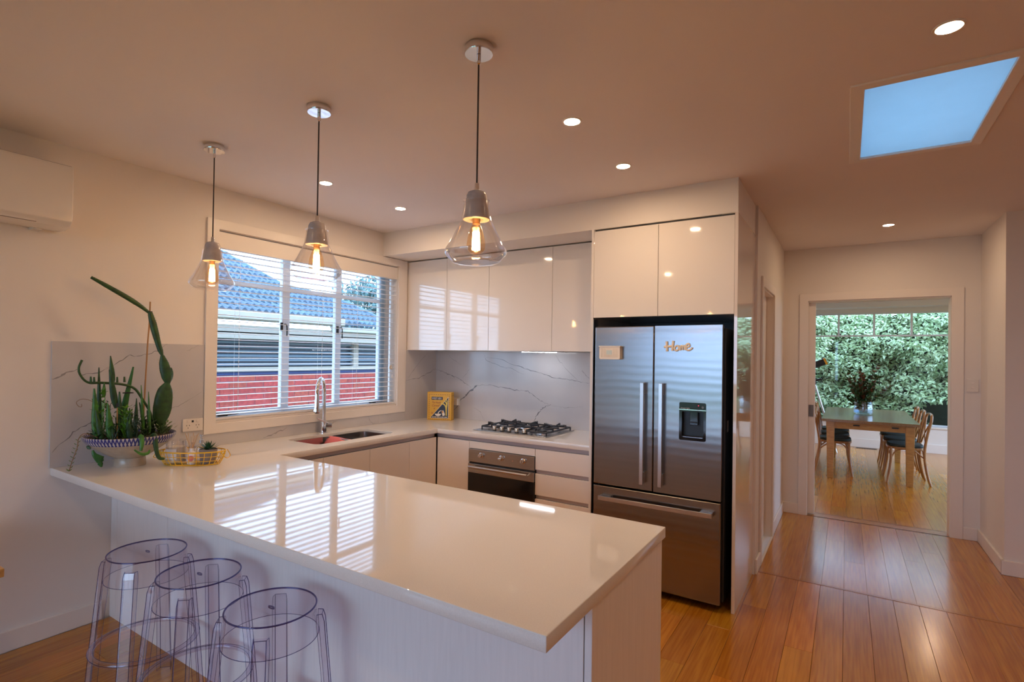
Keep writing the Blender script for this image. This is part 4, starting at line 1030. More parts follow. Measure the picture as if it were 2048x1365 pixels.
# low succulents filling the bowl
lo = thing('succulent', 'low leafy succulents crowding the soil at the bowl rim', 'succulent', (.24, -2.92, CT + .16), 'low cacti in the bowl')
r = random.Random(11)
for k, (y, x, h, n, c) in enumerate(((-3.08, .26, .05, 16, 'dark_leaf'), (-3.03, .33, .07, 18, 'x'), (-2.96, .30, .17, 60, 'y'), (-2.92, .33, .12, 34, 'dark_leaf'), (-2.86, .30, .08, 26, 'x'), (-2.76, .27, .045, 36, 'z'), (-2.73, .25, .05, 34, 'z'), (-3.05, .24, .25, 40, 'y'), (-2.80, .25, .07, 18, 'dark_leaf'), (-2.99, .28, .12, 30, 'dark_leaf'), (-2.90, .22, .16, 30, 'x'), (-2.83, .20, .10, 26, 'x'), (-3.0, .20, .20, 30, 'x'))):
    mm = mat('dark_leaf', (.02, .05, .02), .4) if c == 'dark_leaf' else (M_GREEN if c == 'x' else (mat('bright_leaf', (.09, .26, .02), .4) if c == 'y' else mat('rosette_leaf', (.16, .24, .09), .5)))
    b = MB()
    for i in range(int(n * 1.8)):
        zz_ = 1.062 + h * r.random(); a = r.random() * 2 * PI; rad = r.uniform(.0, .038); p = Vector((x + rad * math.cos(a), y + rad * math.sin(a), zz_))
        d = Vector((math.cos(a), math.sin(a), r.uniform(.1, 1.2))).normalized(); L_ = r.uniform(.016, .036); s = d.cross(Vector((0, 0, 1))).normalized() * L_ * .22
        b.add([p, p + d * L_ * .5 + s, p + d * L_, p + d * L_ * .5 - s], [(0, 1, 2, 3)])
        if i % 4 == 0: b.tube([(x + rad * .4, y, 1.055), p], .0016, 4)
    b.build('leaf_cluster', mm, lo, kind='stuff')
MB().tube(spline([(.28, -3.075, 1.075), (.262, -3.125, 1.10), (.255, -3.150, 1.078), (.25, -3.155, 1.027), (.235, -3.170, .961), (.225, -3.178, .912)], 6), .0018, 6).build('trailing_stem', M_BROWN, lo)
b = MB()
for i in range(16):
    q = Vector((.255, -3.150, 1.078)).lerp(Vector((.225, -3.178, .915)), (i / 15)); s = -1 if i % 2 else 1; b.tube([q, q + Vector((0, s * .008, .004)), q + Vector((0, s * .013, .010))], [.0012, .0022, .0006], 5)
for i in range(10):
    a = i * .63; q = Vector((.225, -3.178, .912)); b.tube([q, q + Vector((math.cos(a), math.sin(a), r.uniform(-.2, .9))) * .011], [.003, .001], 5)
b.build('trailing_leaves', MATS['rosette_leaf'], lo, kind='stuff')
MB().tube(spline([(.25, -3.06, 1.20), (.22, -3.077, 1.256), (.21, -3.119, 1.276), (.21, -3.148, 1.262), (.212, -3.140, 1.24), (.214, -3.128, 1.236), (.215, -3.128, 1.25)], 5), .0013, 5).build('tendril', M_BROWN, lo)
pad([(.42, -2.945, 1.045), (.455, -2.945, 1.085), (.475, -2.95, 1.05), (.478, -2.955, 1.01)], [.010, .011, .011, .007], .006, (1, -.6, 0), 'hanging_pad', M_GREEN2, lo)
pad([(.475, -2.985, 1.02), (.485, -2.955, .995), (.485, -2.925, .995), (.485, -2.915, 1.012)], [.004, .008, .008, .003], .005, (1, -.6, 0), 'hanging_pad', M_GREEN2, lo)
pad([(.40, -2.875, 1.055), (.435, -2.872, 1.082), (.452, -2.875, 1.045), (.455, -2.868, .99), (.45, -2.852, .955), (.44, -2.825, .945)], [.010, .012, .013, .010, .010, .007], .006, (1, -.6, 0), 'hanging_pad', M_GREEN, lo)
pad([(.24, -3.11, 1.03), (.255, -3.098, 1.018)], [.004, .010, .005], .004, NX, 'hanging_pad', M_GREEN, lo)
pad([(.26, -3.09, 1.008), (.27, -3.085, .985), (.275, -3.06, .957), (.27, -3.045, .950)], [.005, .011, .022, .004], .005, NX, 'hanging_pad', MATS['deep_green'], lo)
pad([(.275, -3.07, .965), (.275, -3.06, .935), (.275, -3.055, .918)], [.005, .012, .004], .004, NX, 'hanging_pad', MATS['deep_green'], lo)
for z0, z1, y0, y1 in ((1.02, 1.08, -3.10, -3.09),): MB().tube([(.255, y0, z0), (.27, -3.07, 1.08)], .0015, 5).build('trailing_stem', M_BROWN, lo)

# ================================================================== WIRE BASKET AND ITS CONTENTS
bk = thing('wire_basket', 'yellow oval wire basket on the bench beside the planter bowl', 'basket', (.475, -2.69, CT))
M_YW = mat('yellow_wire', (.88, .50, .02), .35)
bc = Vector((.475, -2.69, 0)); ax = Vector((.80, .60, 0)).normalized(); ay = Vector((-ax.y, ax.x, 0))


def ell(a, b_, z, n=48): return [bc + ax * a * math.cos(2 * PI * k / n) + ay * b_ * math.sin(2 * PI * k / n) + Vector((0, 0, z)) for k in range(n)]


MB().tube(ell(.178, .092, CT + .076), .0034, 6, closed=True).build('rim_wire', M_YW, bk, smooth=60)
b = MB().tube(ell(.172, .088, CT + .050, 40), .0016, 5, closed=True).tube(ell(.162, .081, CT + .026, 40), .0016, 5, closed=True).tube(ell(.148, .072, CT + .004, 40), .0022, 5, closed=True)
b.build('hoop_wires', M_YW, bk)
b = MB()
for k in range(26):
    a = 2 * PI * k / 26; c, s = math.cos(a), math.sin(a)
    b.tube([bc + ax * q[0] * c + ay * q[1] * s + Vector((0, 0, q[2])) for q in ((.178, .092, CT + .076), (.172, .088, CT + .05), (.162, .081, CT + .026), (.148, .072, CT + .003))], .0020, 5)
for k in range(-5, 6):
    u = k * .025; h = .072 * math.sqrt(max(0, 1 - (u / .148) ** 2)); b.tube([bc + ax * u - ay * h + Vector((0, 0, CT + .003)), bc + ax * u + ay * h + Vector((0, 0, CT + .003))], .0013, 4)
for k in range(-2, 3):
    u = k * .027; h = .148 * math.sqrt(max(0, 1 - (u / .072) ** 2)); b.tube([bc + ay * u - ax * h + Vector((0, 0, CT + .0045)), bc + ay * u + ax * h + Vector((0, 0, CT + .0045))], .0013, 4)
b.build('rib_wires', M_YW, bk)
for s in (-1, 1):
    e = bc + ax * s * .178 + Vector((0, 0, CT + .076))
    MB().tube(spline([e - ay * .04 - ax * s * .006, e - ay * .034 + ax * s * .014 + Vector((0, 0, -.03)), e + ax * s * .016 + Vector((0, 0, -.04)), e + ay * .034 + ax * s * .014 + Vector((0, 0, -.03)), e + ay * .04 - ax * s * .006], 5), .0022, 6).build('handle', M_YW, bk, smooth=60)


def at_b(u, v): return bc + ax * u + ay * v + Vector((0, 0, CT + .006))


p = at_b(-.085, -.005)
cn = thing('candle_jar', 'large clear glass jar holding a cream candle in the yellow basket', 'candle', p)
MB().lathe([(0, .004), (.050, .004), (.053, .010), (.053, .128), (.0545, .130), (.051, .130), (.050, .012), (0, .010)], p, 40, caps=False).build('glass_jar', M_LAMPGLASS, cn, smooth=50)
MB().lathe([(0, .012), (.0490, .012), (.0490, .092), (.047, .094), (.022, .090), (0, .090)], p, 36).build('wax', mat('candle_wax', (.78, .70, .58), .5, noise=.06, nscale=20), cn, smooth=50)
b = MB(); n = 10
for k in range(n):
    for kk in (k,):
        a0 = -1.75 + .13 * k; a1 = a0 + .13
        b.add([p + Vector((.0538 * math.cos(a), .0538 * math.sin(a), z)) for a, z in ((a0, .03), (a1, .03), (a1, .085), (a0, .085))], [(0, 1, 2, 3)])
b.build('paper_label', mat('candle_label', (.72, .70, .72), .5), cn)
p = at_b(.012, -.036)
rd = thing('reed_diffuser', 'white square reed diffuser bottle with a pink dot and reeds', 'diffuser', p)
MB().lathe([(0, 0), (.024, 0), (.027, .006), (.029, .018), (.029, .056), (.025, .066), (.013, .072), (.012, .088), (.0, .088)], p, 24, sy=.72).build('bottle', mat('frosted_white', (.80, .74, .72), .3), rd, smooth=40)
vd = (CAM - p); vd.z = 0; vd.normalize(); sd = Vector((-vd.y, vd.x, 0))
MB().add([p + vd * .0305 + sd * (.0155 * math.cos(a)) - sd * .004 + Vector((0, 0, .036 + .0155 * math.sin(a))) for a in [2 * PI * k / 24 for k in range(24)]] + [p + vd * .024 + sd * (.0155 * math.cos(a)) - sd * .004 + Vector((0, 0, .036 + .0155 * math.sin(a))) for a in [2 * PI * k / 24 for k in range(24)]],
         [tuple(range(24))] + [(k, (k + 1) % 24, 24 + (k + 1) % 24, 24 + k) for k in range(24)]).build('pink_dot', mat('pink_print', (.75, .25, .22), .5), rd)
r = random.Random(3)
for k in range(8):
    a = k * 2.4; d = Vector((math.cos(a) * .032, math.sin(a) * .032, .068 + .02 * r.random()))
    MB().tube([p + Vector((math.cos(a) * .004, math.sin(a) * .004, .08)), p + Vector((0, 0, .09)) + d], .0014, 5).build('reed', mat('reed', (.62, .36, .16), .6), rd)
p = at_b(.088, -.004)
sp_ = thing('succulent_pot', 'small spiky succulent in a round grey pot in the yellow basket', 'potted plant', p)
MB().lathe([(0, 0), (.036, 0), (.040, .004), (.047, .080), (.044, .080), (.040, .070), (0, .070)], p, 32).build('pot', mat('grey_concrete', (.26, .22, .21), .7, noise=.15, nscale=30), sp_, smooth=40)
b = MB()
for k in range(34):
    a = k * 2.399; el = 1.35 - k * .034; L_ = .045 + .022 * (k / 34) + r.uniform(-.006, .006); d = Vector((math.cos(a) * math.cos(el), math.sin(a) * math.cos(el), math.sin(el)))
    s = d.cross(Vector((0, 0, 1))).normalized(); o0 = p + Vector((0, 0, .075)); up_ = s.cross(d)
    b.add([o0 + s * .003, o0 + d * L_ * .35 + s * .0062, o0 + d * L_ + Vector((0, 0, .004)), o0 + d * L_ * .35 - s * .0062, o0 - s * .003, o0 + d * L_ * .35 - up_ * .003], [(0, 1, 5), (1, 2, 5), (2, 3, 5), (3, 4, 5), (0, 5, 4), (0, 1, 2, 3, 4)])
b.build('spiky_leaves', mat('succulent_dark', (.02, .085, .03), .4), sp_, kind='stuff')
p = at_b(.03, .036)
gb = thing('glass_bottle', 'small clear pump bottle behind the reed diffuser in the basket', 'bottle', p)
MB().lathe([(0, 0), (.022, 0), (.024, .004), (.024, .09), (.018, .10), (.010, .104), (.010, .112)], p, 24, caps=False).build('bottle', M_LAMPGLASS, gb, smooth=40)
MB().lathe([(0, .108), (.012, .108), (.012, .124), (.005, .126), (.005, .145), (.009, .147), (.009, .154), (0, .154)], p, 16).tube([p + Vector((0, 0, .150)), p + Vector((.03, -.01, .148))], .004, 6).build('pump', mat('silver_plastic', (.6, .6, .62), .25, metal=.4), gb)
p = at_b(-.015, .03)
gb = thing('glass_jar', 'small clear lidded jar at the back of the yellow basket', 'jar', p)
MB().lathe([(0, 0), (.020, 0), (.022, .004), (.022, .075), (.017, .084)], p, 24, caps=False).build('jar', M_LAMPGLASS, gb, smooth=40)
MB().lathe([(0, .082), (.019, .082), (.019, .092), (.006, .096), (.008, .110), (0, .114)], p, 20).build('lid', MATS['silver_plastic'], gb, smooth=40)

# ================================================================== DINING ROOM
TX0, TX1, TY0, TY1, TZ = 3.285, 4.302, 3.925, 6.05, .775
dt = thing('dining_table', 'long timber farmhouse dining table seen through the doorway', 'dining table', (3.79, 5.0, 0))
M_TT = mat('table_top', (.30, .17, .075), .22, col2=(.22, .12, .05), nscale=6, stretch=(12, 1, 12), coat=.4, coatr=.12)
nb_ = 7; wv_ = (TX1 - TX0) / nb_
for k in range(nb_): bx('top_board', M_TT, TX0 + k * wv_ + .0002, TX0 + (k + 1) * wv_ - .0002, TY0, TY1, TZ - .034, TZ, dt, bev=.0008)
MB().box(TX0 + .05, TX1 - .05, TY0 + .045, TY0 + .068, .655, TZ - .034).box(TX0 + .05, TX1 - .05, TY1 - .068, TY1 - .045, .655, TZ - .034).box(TX0 + .045, TX0 + .068, TY0 + .05, TY1 - .05, .655, TZ - .034).box(TX1 - .068, TX1 - .045, TY0 + .05, TY1 - .05, .655, TZ - .034).build('apron', M_TIMBER, dt)
for x in (3.66, 4.06): MB().box(x - .035, x + .035, TY0 + .030, TY0 + .046, .700, .715).build('drawer_pull', M_BLACKM, dt, bev=.003)
for x in (TX0 + .095, TX1 - .095):
    for y in (TY0 + .075, TY1 - .16):
        h0, h1 = .034, .046
        MB().add([(x - h0, y - h0, 0), (x + h0, y - h0, 0), (x + h0, y + h0, 0), (x - h0, y + h0, 0), (x - h1, y - h1, TZ - .036), (x + h1, y - h1, TZ - .036), (x + h1, y + h1, TZ - .036), (x - h1, y + h1, TZ - .036)],
                 [(0, 3, 2, 1), (4, 5, 6, 7), (0, 1, 5, 4), (1, 2, 6, 5), (2, 3, 7, 6), (3, 0, 4, 7)]).build('leg', M_TIMBER, dt, bev=.004)


def make_chair(label):
    """bentwood cross-back chair, facing -X, origin at floor centre"""
    t = thing('dining_chair', label, 'chair', (0, 0, 0), 'cross-back dining chairs')
    for s in (-1, 1):
        MB().tube(spline([(-.205, s * .205, 0), (-.185, s * .195, .12), (-.165, s * .185, .28), (-.165, s * .18, .45)], 6), [.013] * 6 + [.015] * 13, 10).build('front_leg', M_CHAIR, t, smooth=60)
        MB().tube(spline([(.235, s * .20, 0), (.200, s * .195, .14), (.175, s * .19, .32), (.175, s * .19, .46), (.200, s * .195, .64), (.235, s * .195, .80)], 6), .0145, 10).build('rear_leg', M_CHAIR, t, smooth=60)
    MB().tube(spline([(.235, -.195, .79), (.242, -.170, .855), (.250, -.09, .875), (.252, 0, .878), (.250, .09, .875), (.242, .170, .855), (.235, .195, .79)], 6), .0150, 10, flat=.9).build('top_rail', M_CHAIR, t, smooth=60)
    bk_ = MB()
    bk_.tube(spline([(.188, -.175, .50), (.190, -.08, .57), (.205, .03, .67), (.225, .13, .76), (.240, .185, .84)], 5), .0085, 8).tube(spline([(.188, .175, .50), (.192, .08, .57), (.207, -.03, .67), (.227, -.13, .76), (.240, -.185, .84)], 5), .0085, 8)
    bk_.build('cross_back', M_CHAIR, t, smooth=60)
    MB().tube(spline([(-.165, -.175, .30), (-.10, -.172, .41), (.05, -.17, .425), (.175, -.18, .33)], 5), .008, 8).tube(spline([(-.165, .175, .30), (-.10, .172, .41), (.05, .17, .425), (.175, .18, .33)], 5), .008, 8).tube(spline([(-.165, -.17, .30), (-.16, -.09, .41), (-.16, .09, .41), (-.165, .17, .30)], 5), .008, 8).tube(spline([(.175, -.18, .30), (.17, -.09, .40), (.17, .09, .40), (.175, .18, .30)], 5), .008, 8).build('brace', M_CHAIR, t, smooth=60)
    S_ = [(.19 * math.copysign(abs(math.cos(a)) ** .6, math.cos(a)) - .005, .205 * math.copysign(abs(math.sin(a)) ** .6, math.sin(a))) for a in [2 * PI * k / 32 for k in range(32)]]
    MB().prism(S_, .43, .457, 'xy').build('seat', M_CHAIR, t, bev=.004)
    MB().prism([(x * .97, y * .97) for x, y in S_], .458, .492, 'xy').build('seat_pad', mat('dark_pad', (.035, .05, .045), .7, noise=.3), t, bev=.014, segs=3)
    return t


ch = make_chair('cross-back dining chair on the right nearest the doorway')
ch.location = (4.185, 4.35, 0)
for x, y, rz, l in ((4.175, 4.93, 0, 'cross-back dining chair second from the doorway on the right of the table'), (4.165, 5.55, 0, 'cross-back dining chair third from the doorway on the right of the table'),
                    (3.42, 4.42, PI, 'cross-back dining chair left of the table nearest the doorway'), (3.40, 5.02, PI, 'cross-back dining chair second from the doorway on the left of the table'), (3.40, 5.62, PI, 'cross-back dining chair farthest along the left of the table')):
    dup(ch, (x, y, 0), rz, l)
ch.rotation_euler = (0, 0, .04)
vs = thing('glass_vase', 'squat round clear glass vase of water on the dining table', 'vase', (3.755, 4.98, TZ))
V0 = Vector((3.755, 4.98, TZ + .001))
MB().lathe([(0, .004), (.100, .004), (.116, .02), (.120, .06), (.112, .12), (.105, .185), (.108, .19), (.101, .185), (.108, .12), (.114, .06), (.110, .022), (0, .012)], V0, 40, caps=False).build('vase_glass', clearmat('vase_glass', (.86, .92, .96), ior=1.5, boost=.06), vs, smooth=50)
MB().lathe([(0, .014), (.108, .022), (.112, .06), (.109, .08), (0, .08)], V0, 40).build('water', clearmat('vase_water', (.80, .90, 1.), ior=1.33, boost=.06), vs, smooth=50)
fo = thing('cut_branches', 'bunch of dark leafy branches standing in the glass vase', 'branches', V0 + Vector((0, 0, .02)))
r = random.Random(8); b1 = MB(); b2 = MB(); stm = MB()
for k in range(22):
    a = r.random() * 2 * PI; sp_w = r.uniform(.05, .30); h = r.uniform(.30, .66) * (1 if sp_w < .2 else .75)
    if k < 3: a, sp_w, h = ((.1, .16, .70), (2.9, .20, .55), (-.2, .30, .40))[k]
    P = spline([V0 + Vector((0, 0, .03)), V0 + Vector((math.cos(a) * sp_w * .35, math.sin(a) * sp_w * .35, h * .45)), V0 + Vector((math.cos(a) * sp_w, math.sin(a) * sp_w, h))], 8)
    stm.tube(P, .0025, 5)
    for i in range(4, len(P)):
        for j in range(6):
            p0 = P[i]; d = Vector((r.uniform(-1, 1), r.uniform(-1, 1), r.uniform(-.3, .9))).normalized(); L_ = r.uniform(.04, .075); s = d.cross(Vector((r.uniform(-1, 1), r.uniform(-1, 1), 1))).normalized() * L_ * .27
            q = [p0, p0 + d * L_ * .45 + s, p0 + d * L_, p0 + d * L_ * .45 - s]
            (b2 if r.random() < (.45 if h > .5 else .15) else b1).add(q, [(0, 1, 2, 3)])
stm.build('stems', M_BROWN, fo); b1.build('leaves', mat('olive_leaf', (.035, .085, .02), .45), fo, kind='stuff'); b2.build('red_leaves', mat('russet_leaf', (.16, .05, .02), .45), fo, kind='stuff')

tl = thing('telescope', 'black telescope with an orange end ring on a silver tripod', 'telescope', (3.02, 6.3, 0))
A, B_ = Vector((3.262, 6.30, 1.525)), Vector((2.68, 6.25, 1.27)); dd = (A - B_).normalized()
MB().tube([B_, A - dd * .03], .055, 20).build('tube', M_BLACKM, tl, smooth=60)
MB().tube([A - dd * .03, A], .060, 20).build('orange_ring', mat('orange_ring', (.85, .38, .03), .4), tl, smooth=60)
MB().tube([A + dd * .0, A + dd * .004], .052, 20).build('front_lens', M_BLACK, tl)
MB().box(3.02, 3.12, 6.25, 6.35, 1.12, 1.24).tube([(3.07, 6.3, 1.2), (2.98, 6.28, 1.42)], .03, 10).tube([(3.1, 6.3, 1.19), (3.20, 6.3, 1.22)], .02, 8).build('mount', M_BLACKM, tl, bev=.005)
for a in (0, 2.1, 4.2):
    MB().tube([(3.06 + .04 * math.cos(a), 6.3 + .04 * math.sin(a), 1.13), (3.06 + .36 * math.cos(a + .0), 6.3 + .36 * math.sin(a), 0)], .016, 10).build('leg', M_ALU, tl, smooth=60)
fv = thing('floor_vent', 'dark slotted floor register below the dining window', 'vent', (3.84, 7.13, .001))
b = MB().box(3.70, 4.0, 7.08, 7.18, .0005, .003); b.build('vent_frame', M_BLACKM, fv)
for k in range(8): bx('vent_slat', M_IRON, 3.712 + k * .036, 3.724 + k * .036, 7.085, 7.175, .003, .006, fv)
for i, (x, y) in enumerate(((3.2, 3.2), (4.6, 5.8))):  # unseen lights added to warm and brighten the wall under the window
    t = thing('added_ceiling_light', 'added unseen flush light on the dining room ceiling', 'ceiling light', (x, y, 2.62), 'added dining room ceiling lights')
    t['label'] = ('added unseen round flush light over the left side of the dining table end', 'added unseen round flush light near the dining window at right')[i]
    MB().lathe([(.05, 2.62), (.052, 2.614), (.045, 2.612)], (x, y, 0), 24, caps=False).build('trim_ring', M_TRIM, t)
    b = MB().add([(x + .045 * math.cos(2 * PI * k / 20), y + .045 * math.sin(2 * PI * k / 20), 2.613) for k in range(20)], [tuple(range(19, -1, -1))])
    me = b.mesh('lens', M_LENS, off=(x, y, 2.62), recalc=False); o = bpy.data.objects.new('lens', me); COL.objects.link(o); o.parent = t

# ================================================================== OUTSIDE
sbox('ground', mat('lawn', (.10, .14, .06), .9, noise=.3, nscale=2), -40, 40, -40, 40, -.5, -.32)
# hedge beyond the dining window
hg = thing('hedge', 'tall dense green hedge filling the dining room window', 'hedge', (4.0, 9.2, -.32))
rs = np.random.RandomState(3); NL = 46000
hx = rs.uniform(.5, 8.2, NL); hz = rs.uniform(-.3, 2.56, NL)


def bumps(x, z):
    return .22 * np.sin(x * 2.3 + 1.3 * np.sin(z * 1.7)) * np.cos(z * 2.1 + x) + .16 * np.sin(x * 5.1 + z * 3.3) * np.sin(z * 4.7 - x * 2) + .09 * np.sin(x * 11 + z * 7) * np.cos(z * 13 - x * 5)


keep = ~((hx > 4.85 + .25 * np.sin(hz * 9)) & (hz < .80 + .12 * np.sin(hx * 14)))
hx, hz = hx[keep], hz[keep]; NL = len(hx)
hy = 8.95 - bumps(hx, hz) + rs.uniform(-.10, .14, NL)
c = np.stack([hx, hy, hz], 1)
a = rs.uniform(0, 2 * PI, NL); d = np.stack([np.cos(a) * .75, -rs.uniform(.15, .8, NL), np.sin(a) * .6 - .25], 1); d /= np.linalg.norm(d, axis=1)[:, None]
n0 = rs.normal(0, .5, (NL, 3)) + np.array([0, -1, .5]); s = np.cross(d, n0); s /= np.linalg.norm(s, axis=1)[:, None]; L_ = rs.uniform(.055, .105, NL)[:, None]
nn = np.cross(s, d)
v = np.stack([c, c + d * L_ * .45 + s * L_ * .22 + nn * L_ * .06, c + d * L_ - nn * L_ * .10, c + d * L_ * .45 - s * L_ * .22 + nn * L_ * .06], 1).reshape(-1, 3)
me = bpy.data.meshes.new('foliage'); me.vertices.add(NL * 4); me.vertices.foreach_set('co', (v - np.array([4.0, 9.2, -.32])).ravel())
idx = np.arange(NL * 4).reshape(-1, 4); tri = np.concatenate([idx[:, [0, 1, 2]], idx[:, [0, 2, 3]]], 0)
me.loops.add(len(tri) * 3); me.loops.foreach_set('vertex_index', tri.ravel()); me.polygons.add(len(tri)); me.polygons.foreach_set('loop_start', np.arange(len(tri)) * 3); me.polygons.foreach_set('loop_total', np.full(len(tri), 3))
me.update(calc_edges=True); me.materials.append(mat('hedge_leaf', (.50, .62, .34), .32, col2=(.30, .44, .20), nscale=3, spec=.8))
o = bpy.data.objects.new('foliage', me); COL.objects.link(o); o.parent = hg; o['kind'] = 'stuff'
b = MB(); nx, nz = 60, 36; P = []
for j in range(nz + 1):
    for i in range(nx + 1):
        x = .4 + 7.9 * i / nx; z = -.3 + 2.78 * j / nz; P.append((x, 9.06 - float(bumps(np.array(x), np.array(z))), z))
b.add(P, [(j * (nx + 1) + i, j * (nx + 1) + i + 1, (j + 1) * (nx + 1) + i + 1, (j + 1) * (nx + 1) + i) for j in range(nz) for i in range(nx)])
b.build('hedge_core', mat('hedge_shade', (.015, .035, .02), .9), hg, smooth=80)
fc = thing('fence', 'dark timber paling fence behind the hedge', 'fence', (4.5, 9.6, -.32))
for k in range(40): bx('paling', mat('dark_paling', (.05, .05, .055), .8, rand=.2), .6 + k * .19, .775 + k * .19, 9.58 + .01 * (k % 2), 9.60 + .01 * (k % 2), -.32, 1.6, fc)

# neighbour's house through the kitchen window
nh = thing('neighbour_house', 'red brick neighbouring house with tiled roof outside the kitchen window', 'house', (-3.2, .8, -.32))
NXW = -3.0
M_BRK = mat('red_brick', (.56, .085, .06), .7, col2=(.40, .055, .045), nscale=25, rand=.12)
M_MORT = mat('mortar', (.34, .20, .22), .9)
bx('mortar_wall', M_MORT, NXW - .12, NXW - .006, -3.2, 4.4, -.32, 1.235, nh)
bx('wall_body', mat('house_inner', (.06, .07, .09), .6), NXW - .9, NXW - .125, -3.2, 4.4, -.32, 1.75, nh)
bm_ = None; r = random.Random(6)
CH = .082
for j in range(9):
    z = 1.233 - (j + 1) * CH
    y = -1.55 + (.12 if j % 2 else 0)
    while y < 2.9:
        if bm_ is None: bm_ = MB().box(-.05, .0, .005, .235, .005, .077).mesh('brick', M_BRK)
        o = bpy.data.objects.new('brick', bm_); COL.objects.link(o); o.parent = nh; o.location = Vector((NXW - .002 + r.uniform(0, .004), y, z)) - nh.location; y += .24
bx('sill_course', mat('blue_brick', (.035, .05, .16), .6, rand=.1), NXW - .04, NXW + .012, -3.2, 4.4, 1.235, 1.278, nh)
M_BEI = mat('beige_fascia', (.46, .41, .34), .55, noise=.05)
bx('window_sill', M_BEI, NXW - .03, NXW + .03, -3.2, 4.4, 1.279, 1.335, nh)
bx('glazing', mat('dark_glazing', (.03, .05, .08), .15), NXW - .10, NXW - .09, -3.2, 4.4, 1.335, 1.70, nh)
for y in (-2.2, 1.62, 3.4): bx('window_post', M_BEI, NXW - .08, NXW, y - .05, y + .05, 1.335, 1.70, nh)
lm = MB().box(-.04, .0, -3.1, 4.3, 0, .022).mesh('louvre', mat('pale_louvre', (.26, .34, .42), .5))
for k in range(6):
    o = bpy.data.objects.new('louvre', lm); COL.objects.link(o); o.parent = nh; o.location = Vector((NXW - .03, 0, 1.355 + k * .058)) - nh.location; o.rotation_euler = (0, math.radians(20), 0)
bx('fascia', M_BEI, NXW - .02, NXW + .01, -3.2, 4.4, 1.70, 1.78, nh)
bx('eave_lining', M_BEI, NXW, NXW + .22, -3.2, 4.4, 1.77, 1.785, nh)
bx('fascia', M_BEI, NXW + .20, NXW + .22, -3.2, 4.4, 1.70, 1.87, nh, bev=.004)
# gutter: upper run stops above the second window light, lower run continues
MB().prism([(-2.80, 1.93), (-2.68, 1.935), (-2.665, 1.95), (-2.665, 2.03), (-2.675, 2.04), (-2.685, 2.03), (-2.685, 1.955), (-2.80, 1.95)], -3.2, 1.10, 'xz').build('gutter', M_BEI, nh)
MB().prism([(-2.80, 1.845), (-2.74, 1.85), (-2.725, 1.86), (-2.725, 1.925), (-2.735, 1.93), (-2.80, 1.93)], .95, 4.4, 'xz').build('gutter', mat('white_gutter', (.50, .48, .44), .5), nh)
# hipped tile roof: one curved tile mesh, laid in courses
SL = math.atan(.42); M_TILE = mat('roof_tile', (.055, .115, .165), .5, col2=(.028, .065, .11), nscale=10, rand=.22)
TW, TLn = .30, .215
v = []; f = []; n = 18
for j, (u, h) in enumerate(((0, .030), (TLn * 1.08, .0))):
    for i in range(n + 1):
        y = TW * i / n; z = h + .020 * math.sin(6 * PI * i / n) + .01; v.append((-u * math.cos(SL), y, u * math.sin(SL) + z))
for i in range(n + 1): y = TW * i / n; v.append((0.0, y, .020 * math.sin(6 * PI * i / n) - .022))
f = [(i, i + 1, n + 2 + i, n + 1 + i) for i in range(n)] + [(i, 2 * n + 2 + i, 2 * n + 3 + i, i + 1) for i in range(n)]
tmh = MB().add(v, f).mesh('roof_tile', M_TILE, smooth=40, recalc=False)
cnt = 0
for j in range(18):
    xx = -2.72 - j * TLn * math.cos(SL); zz_ = 1.965 + (j * TLn) * math.sin(SL)
    # hip line falls toward the right end of the roof
    yh = float(np.interp(-xx, [2.7, 3.7, 4.1, 4.4, 6.5], [2.25, 2.1, 1.7, 1.2, 1.05]))
    for i in range(-8, 16):
        y = i * TW
        if y + TW + (.15 if j % 2 else 0) > yh + .12: continue
        if y < -1.3: continue
        o = bpy.data.objects.new('roof_tile', tmh); COL.objects.link(o); o.parent = nh; o.location = Vector((xx, y + (.15 if j % 2 else 0), zz_)) - nh.location; cnt += 1
dk = MB(); e0 = -2.70; L2 = 18 * TLn
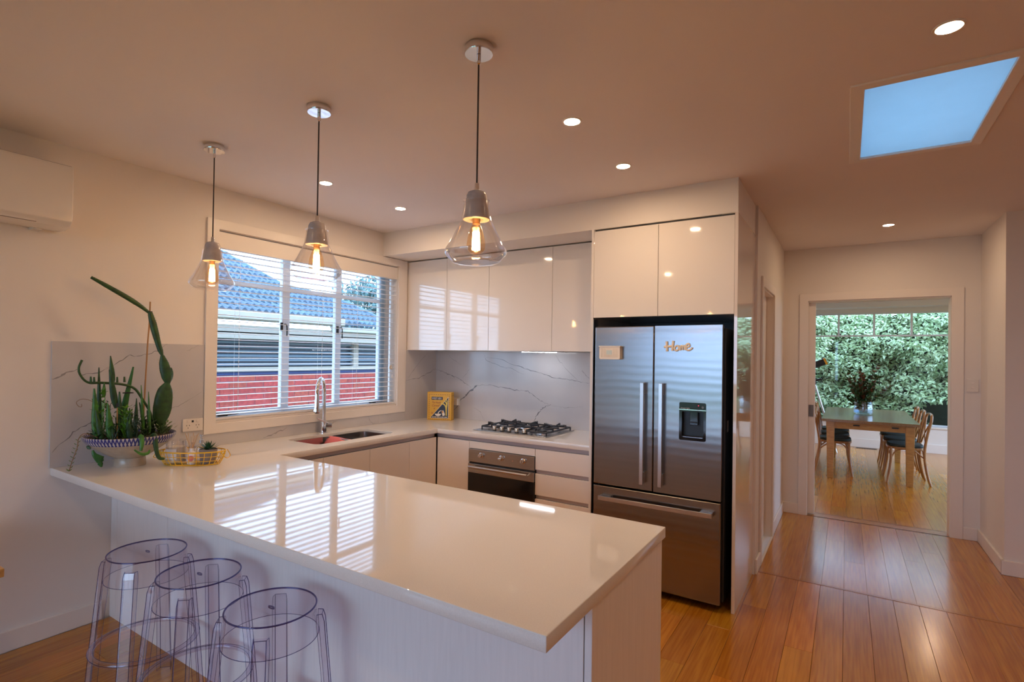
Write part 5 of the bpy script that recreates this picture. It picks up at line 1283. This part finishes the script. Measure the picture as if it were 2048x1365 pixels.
def rp_(s, y): return (e0 - s * math.cos(SL), y, 1.955 + s * math.sin(SL))
dk.add([rp_(0, -3.0), rp_(0, 2.2), rp_(1.1, 2.05), rp_(1.8, 1.15), rp_(L2, 1.0), rp_(L2, -3.0)], [(0, 1, 2, 3, 4, 5)])
dk.build('roof_deck', mat('roof_shade', (.06, .09, .13), .8), nh)
MB().tube([rp_(0, 2.25), rp_(1.1, 2.1), rp_(1.8, 1.2), rp_(L2, 1.05)], .05, 8).build('hip_capping', M_TILE, nh, smooth=60)


def leafball(name, label, c_, R_, n, col, seed, cat='tree'):
    t = thing(name, label, cat, (c_[0], c_[1], -.32)); rs = np.random.RandomState(seed)
    p = rs.normal(0, 1, (n, 3)); p /= np.linalg.norm(p, axis=1)[:, None]; rad = rs.uniform(.55, 1.0, n)[:, None] * (1 + .22 * np.sin(p[:, :1] * 7) * np.cos(p[:, 2:] * 6))
    q = np.array(c_) + p * rad * np.array(R_); d_ = rs.normal(0, 1, (n, 3)); d_ /= np.linalg.norm(d_, axis=1)[:, None]; s_ = np.cross(d_, rs.normal(0, 1, (n, 3))); s_ /= np.linalg.norm(s_, axis=1)[:, None]
    l_ = rs.uniform(.12, .26, n)[:, None]; v = np.stack([q, q + d_ * l_ * .5 + s_ * l_ * .25, q + d_ * l_, q + d_ * l_ * .5 - s_ * l_ * .25], 1).reshape(-1, 3)
    MB().add(v.tolist(), [tuple(x) for x in np.arange(n * 4).reshape(-1, 4).tolist()]).build('foliage', mat('far_leaf_%s' % name, col, .6), t, kind='stuff')
    MB().tube([(c_[0], c_[1], -.32), (c_[0] + .1, c_[1], c_[2])], [.16, .07], 8).build('trunk', M_BROWN, t)


leafball('gum_tree', 'bluish tree rising behind the neighbouring roof', (-12.3, 10.6, 2.9), (1.3, 1.5, 1.7), 5000, (.12, .22, .22), 5)
leafball('shrub_tree', 'lower pale tree left of the taller one behind the roof', (-13.6, 15.4, 2.2), (1.2, 1.5, 1.2), 3500, (.15, .26, .26), 6)
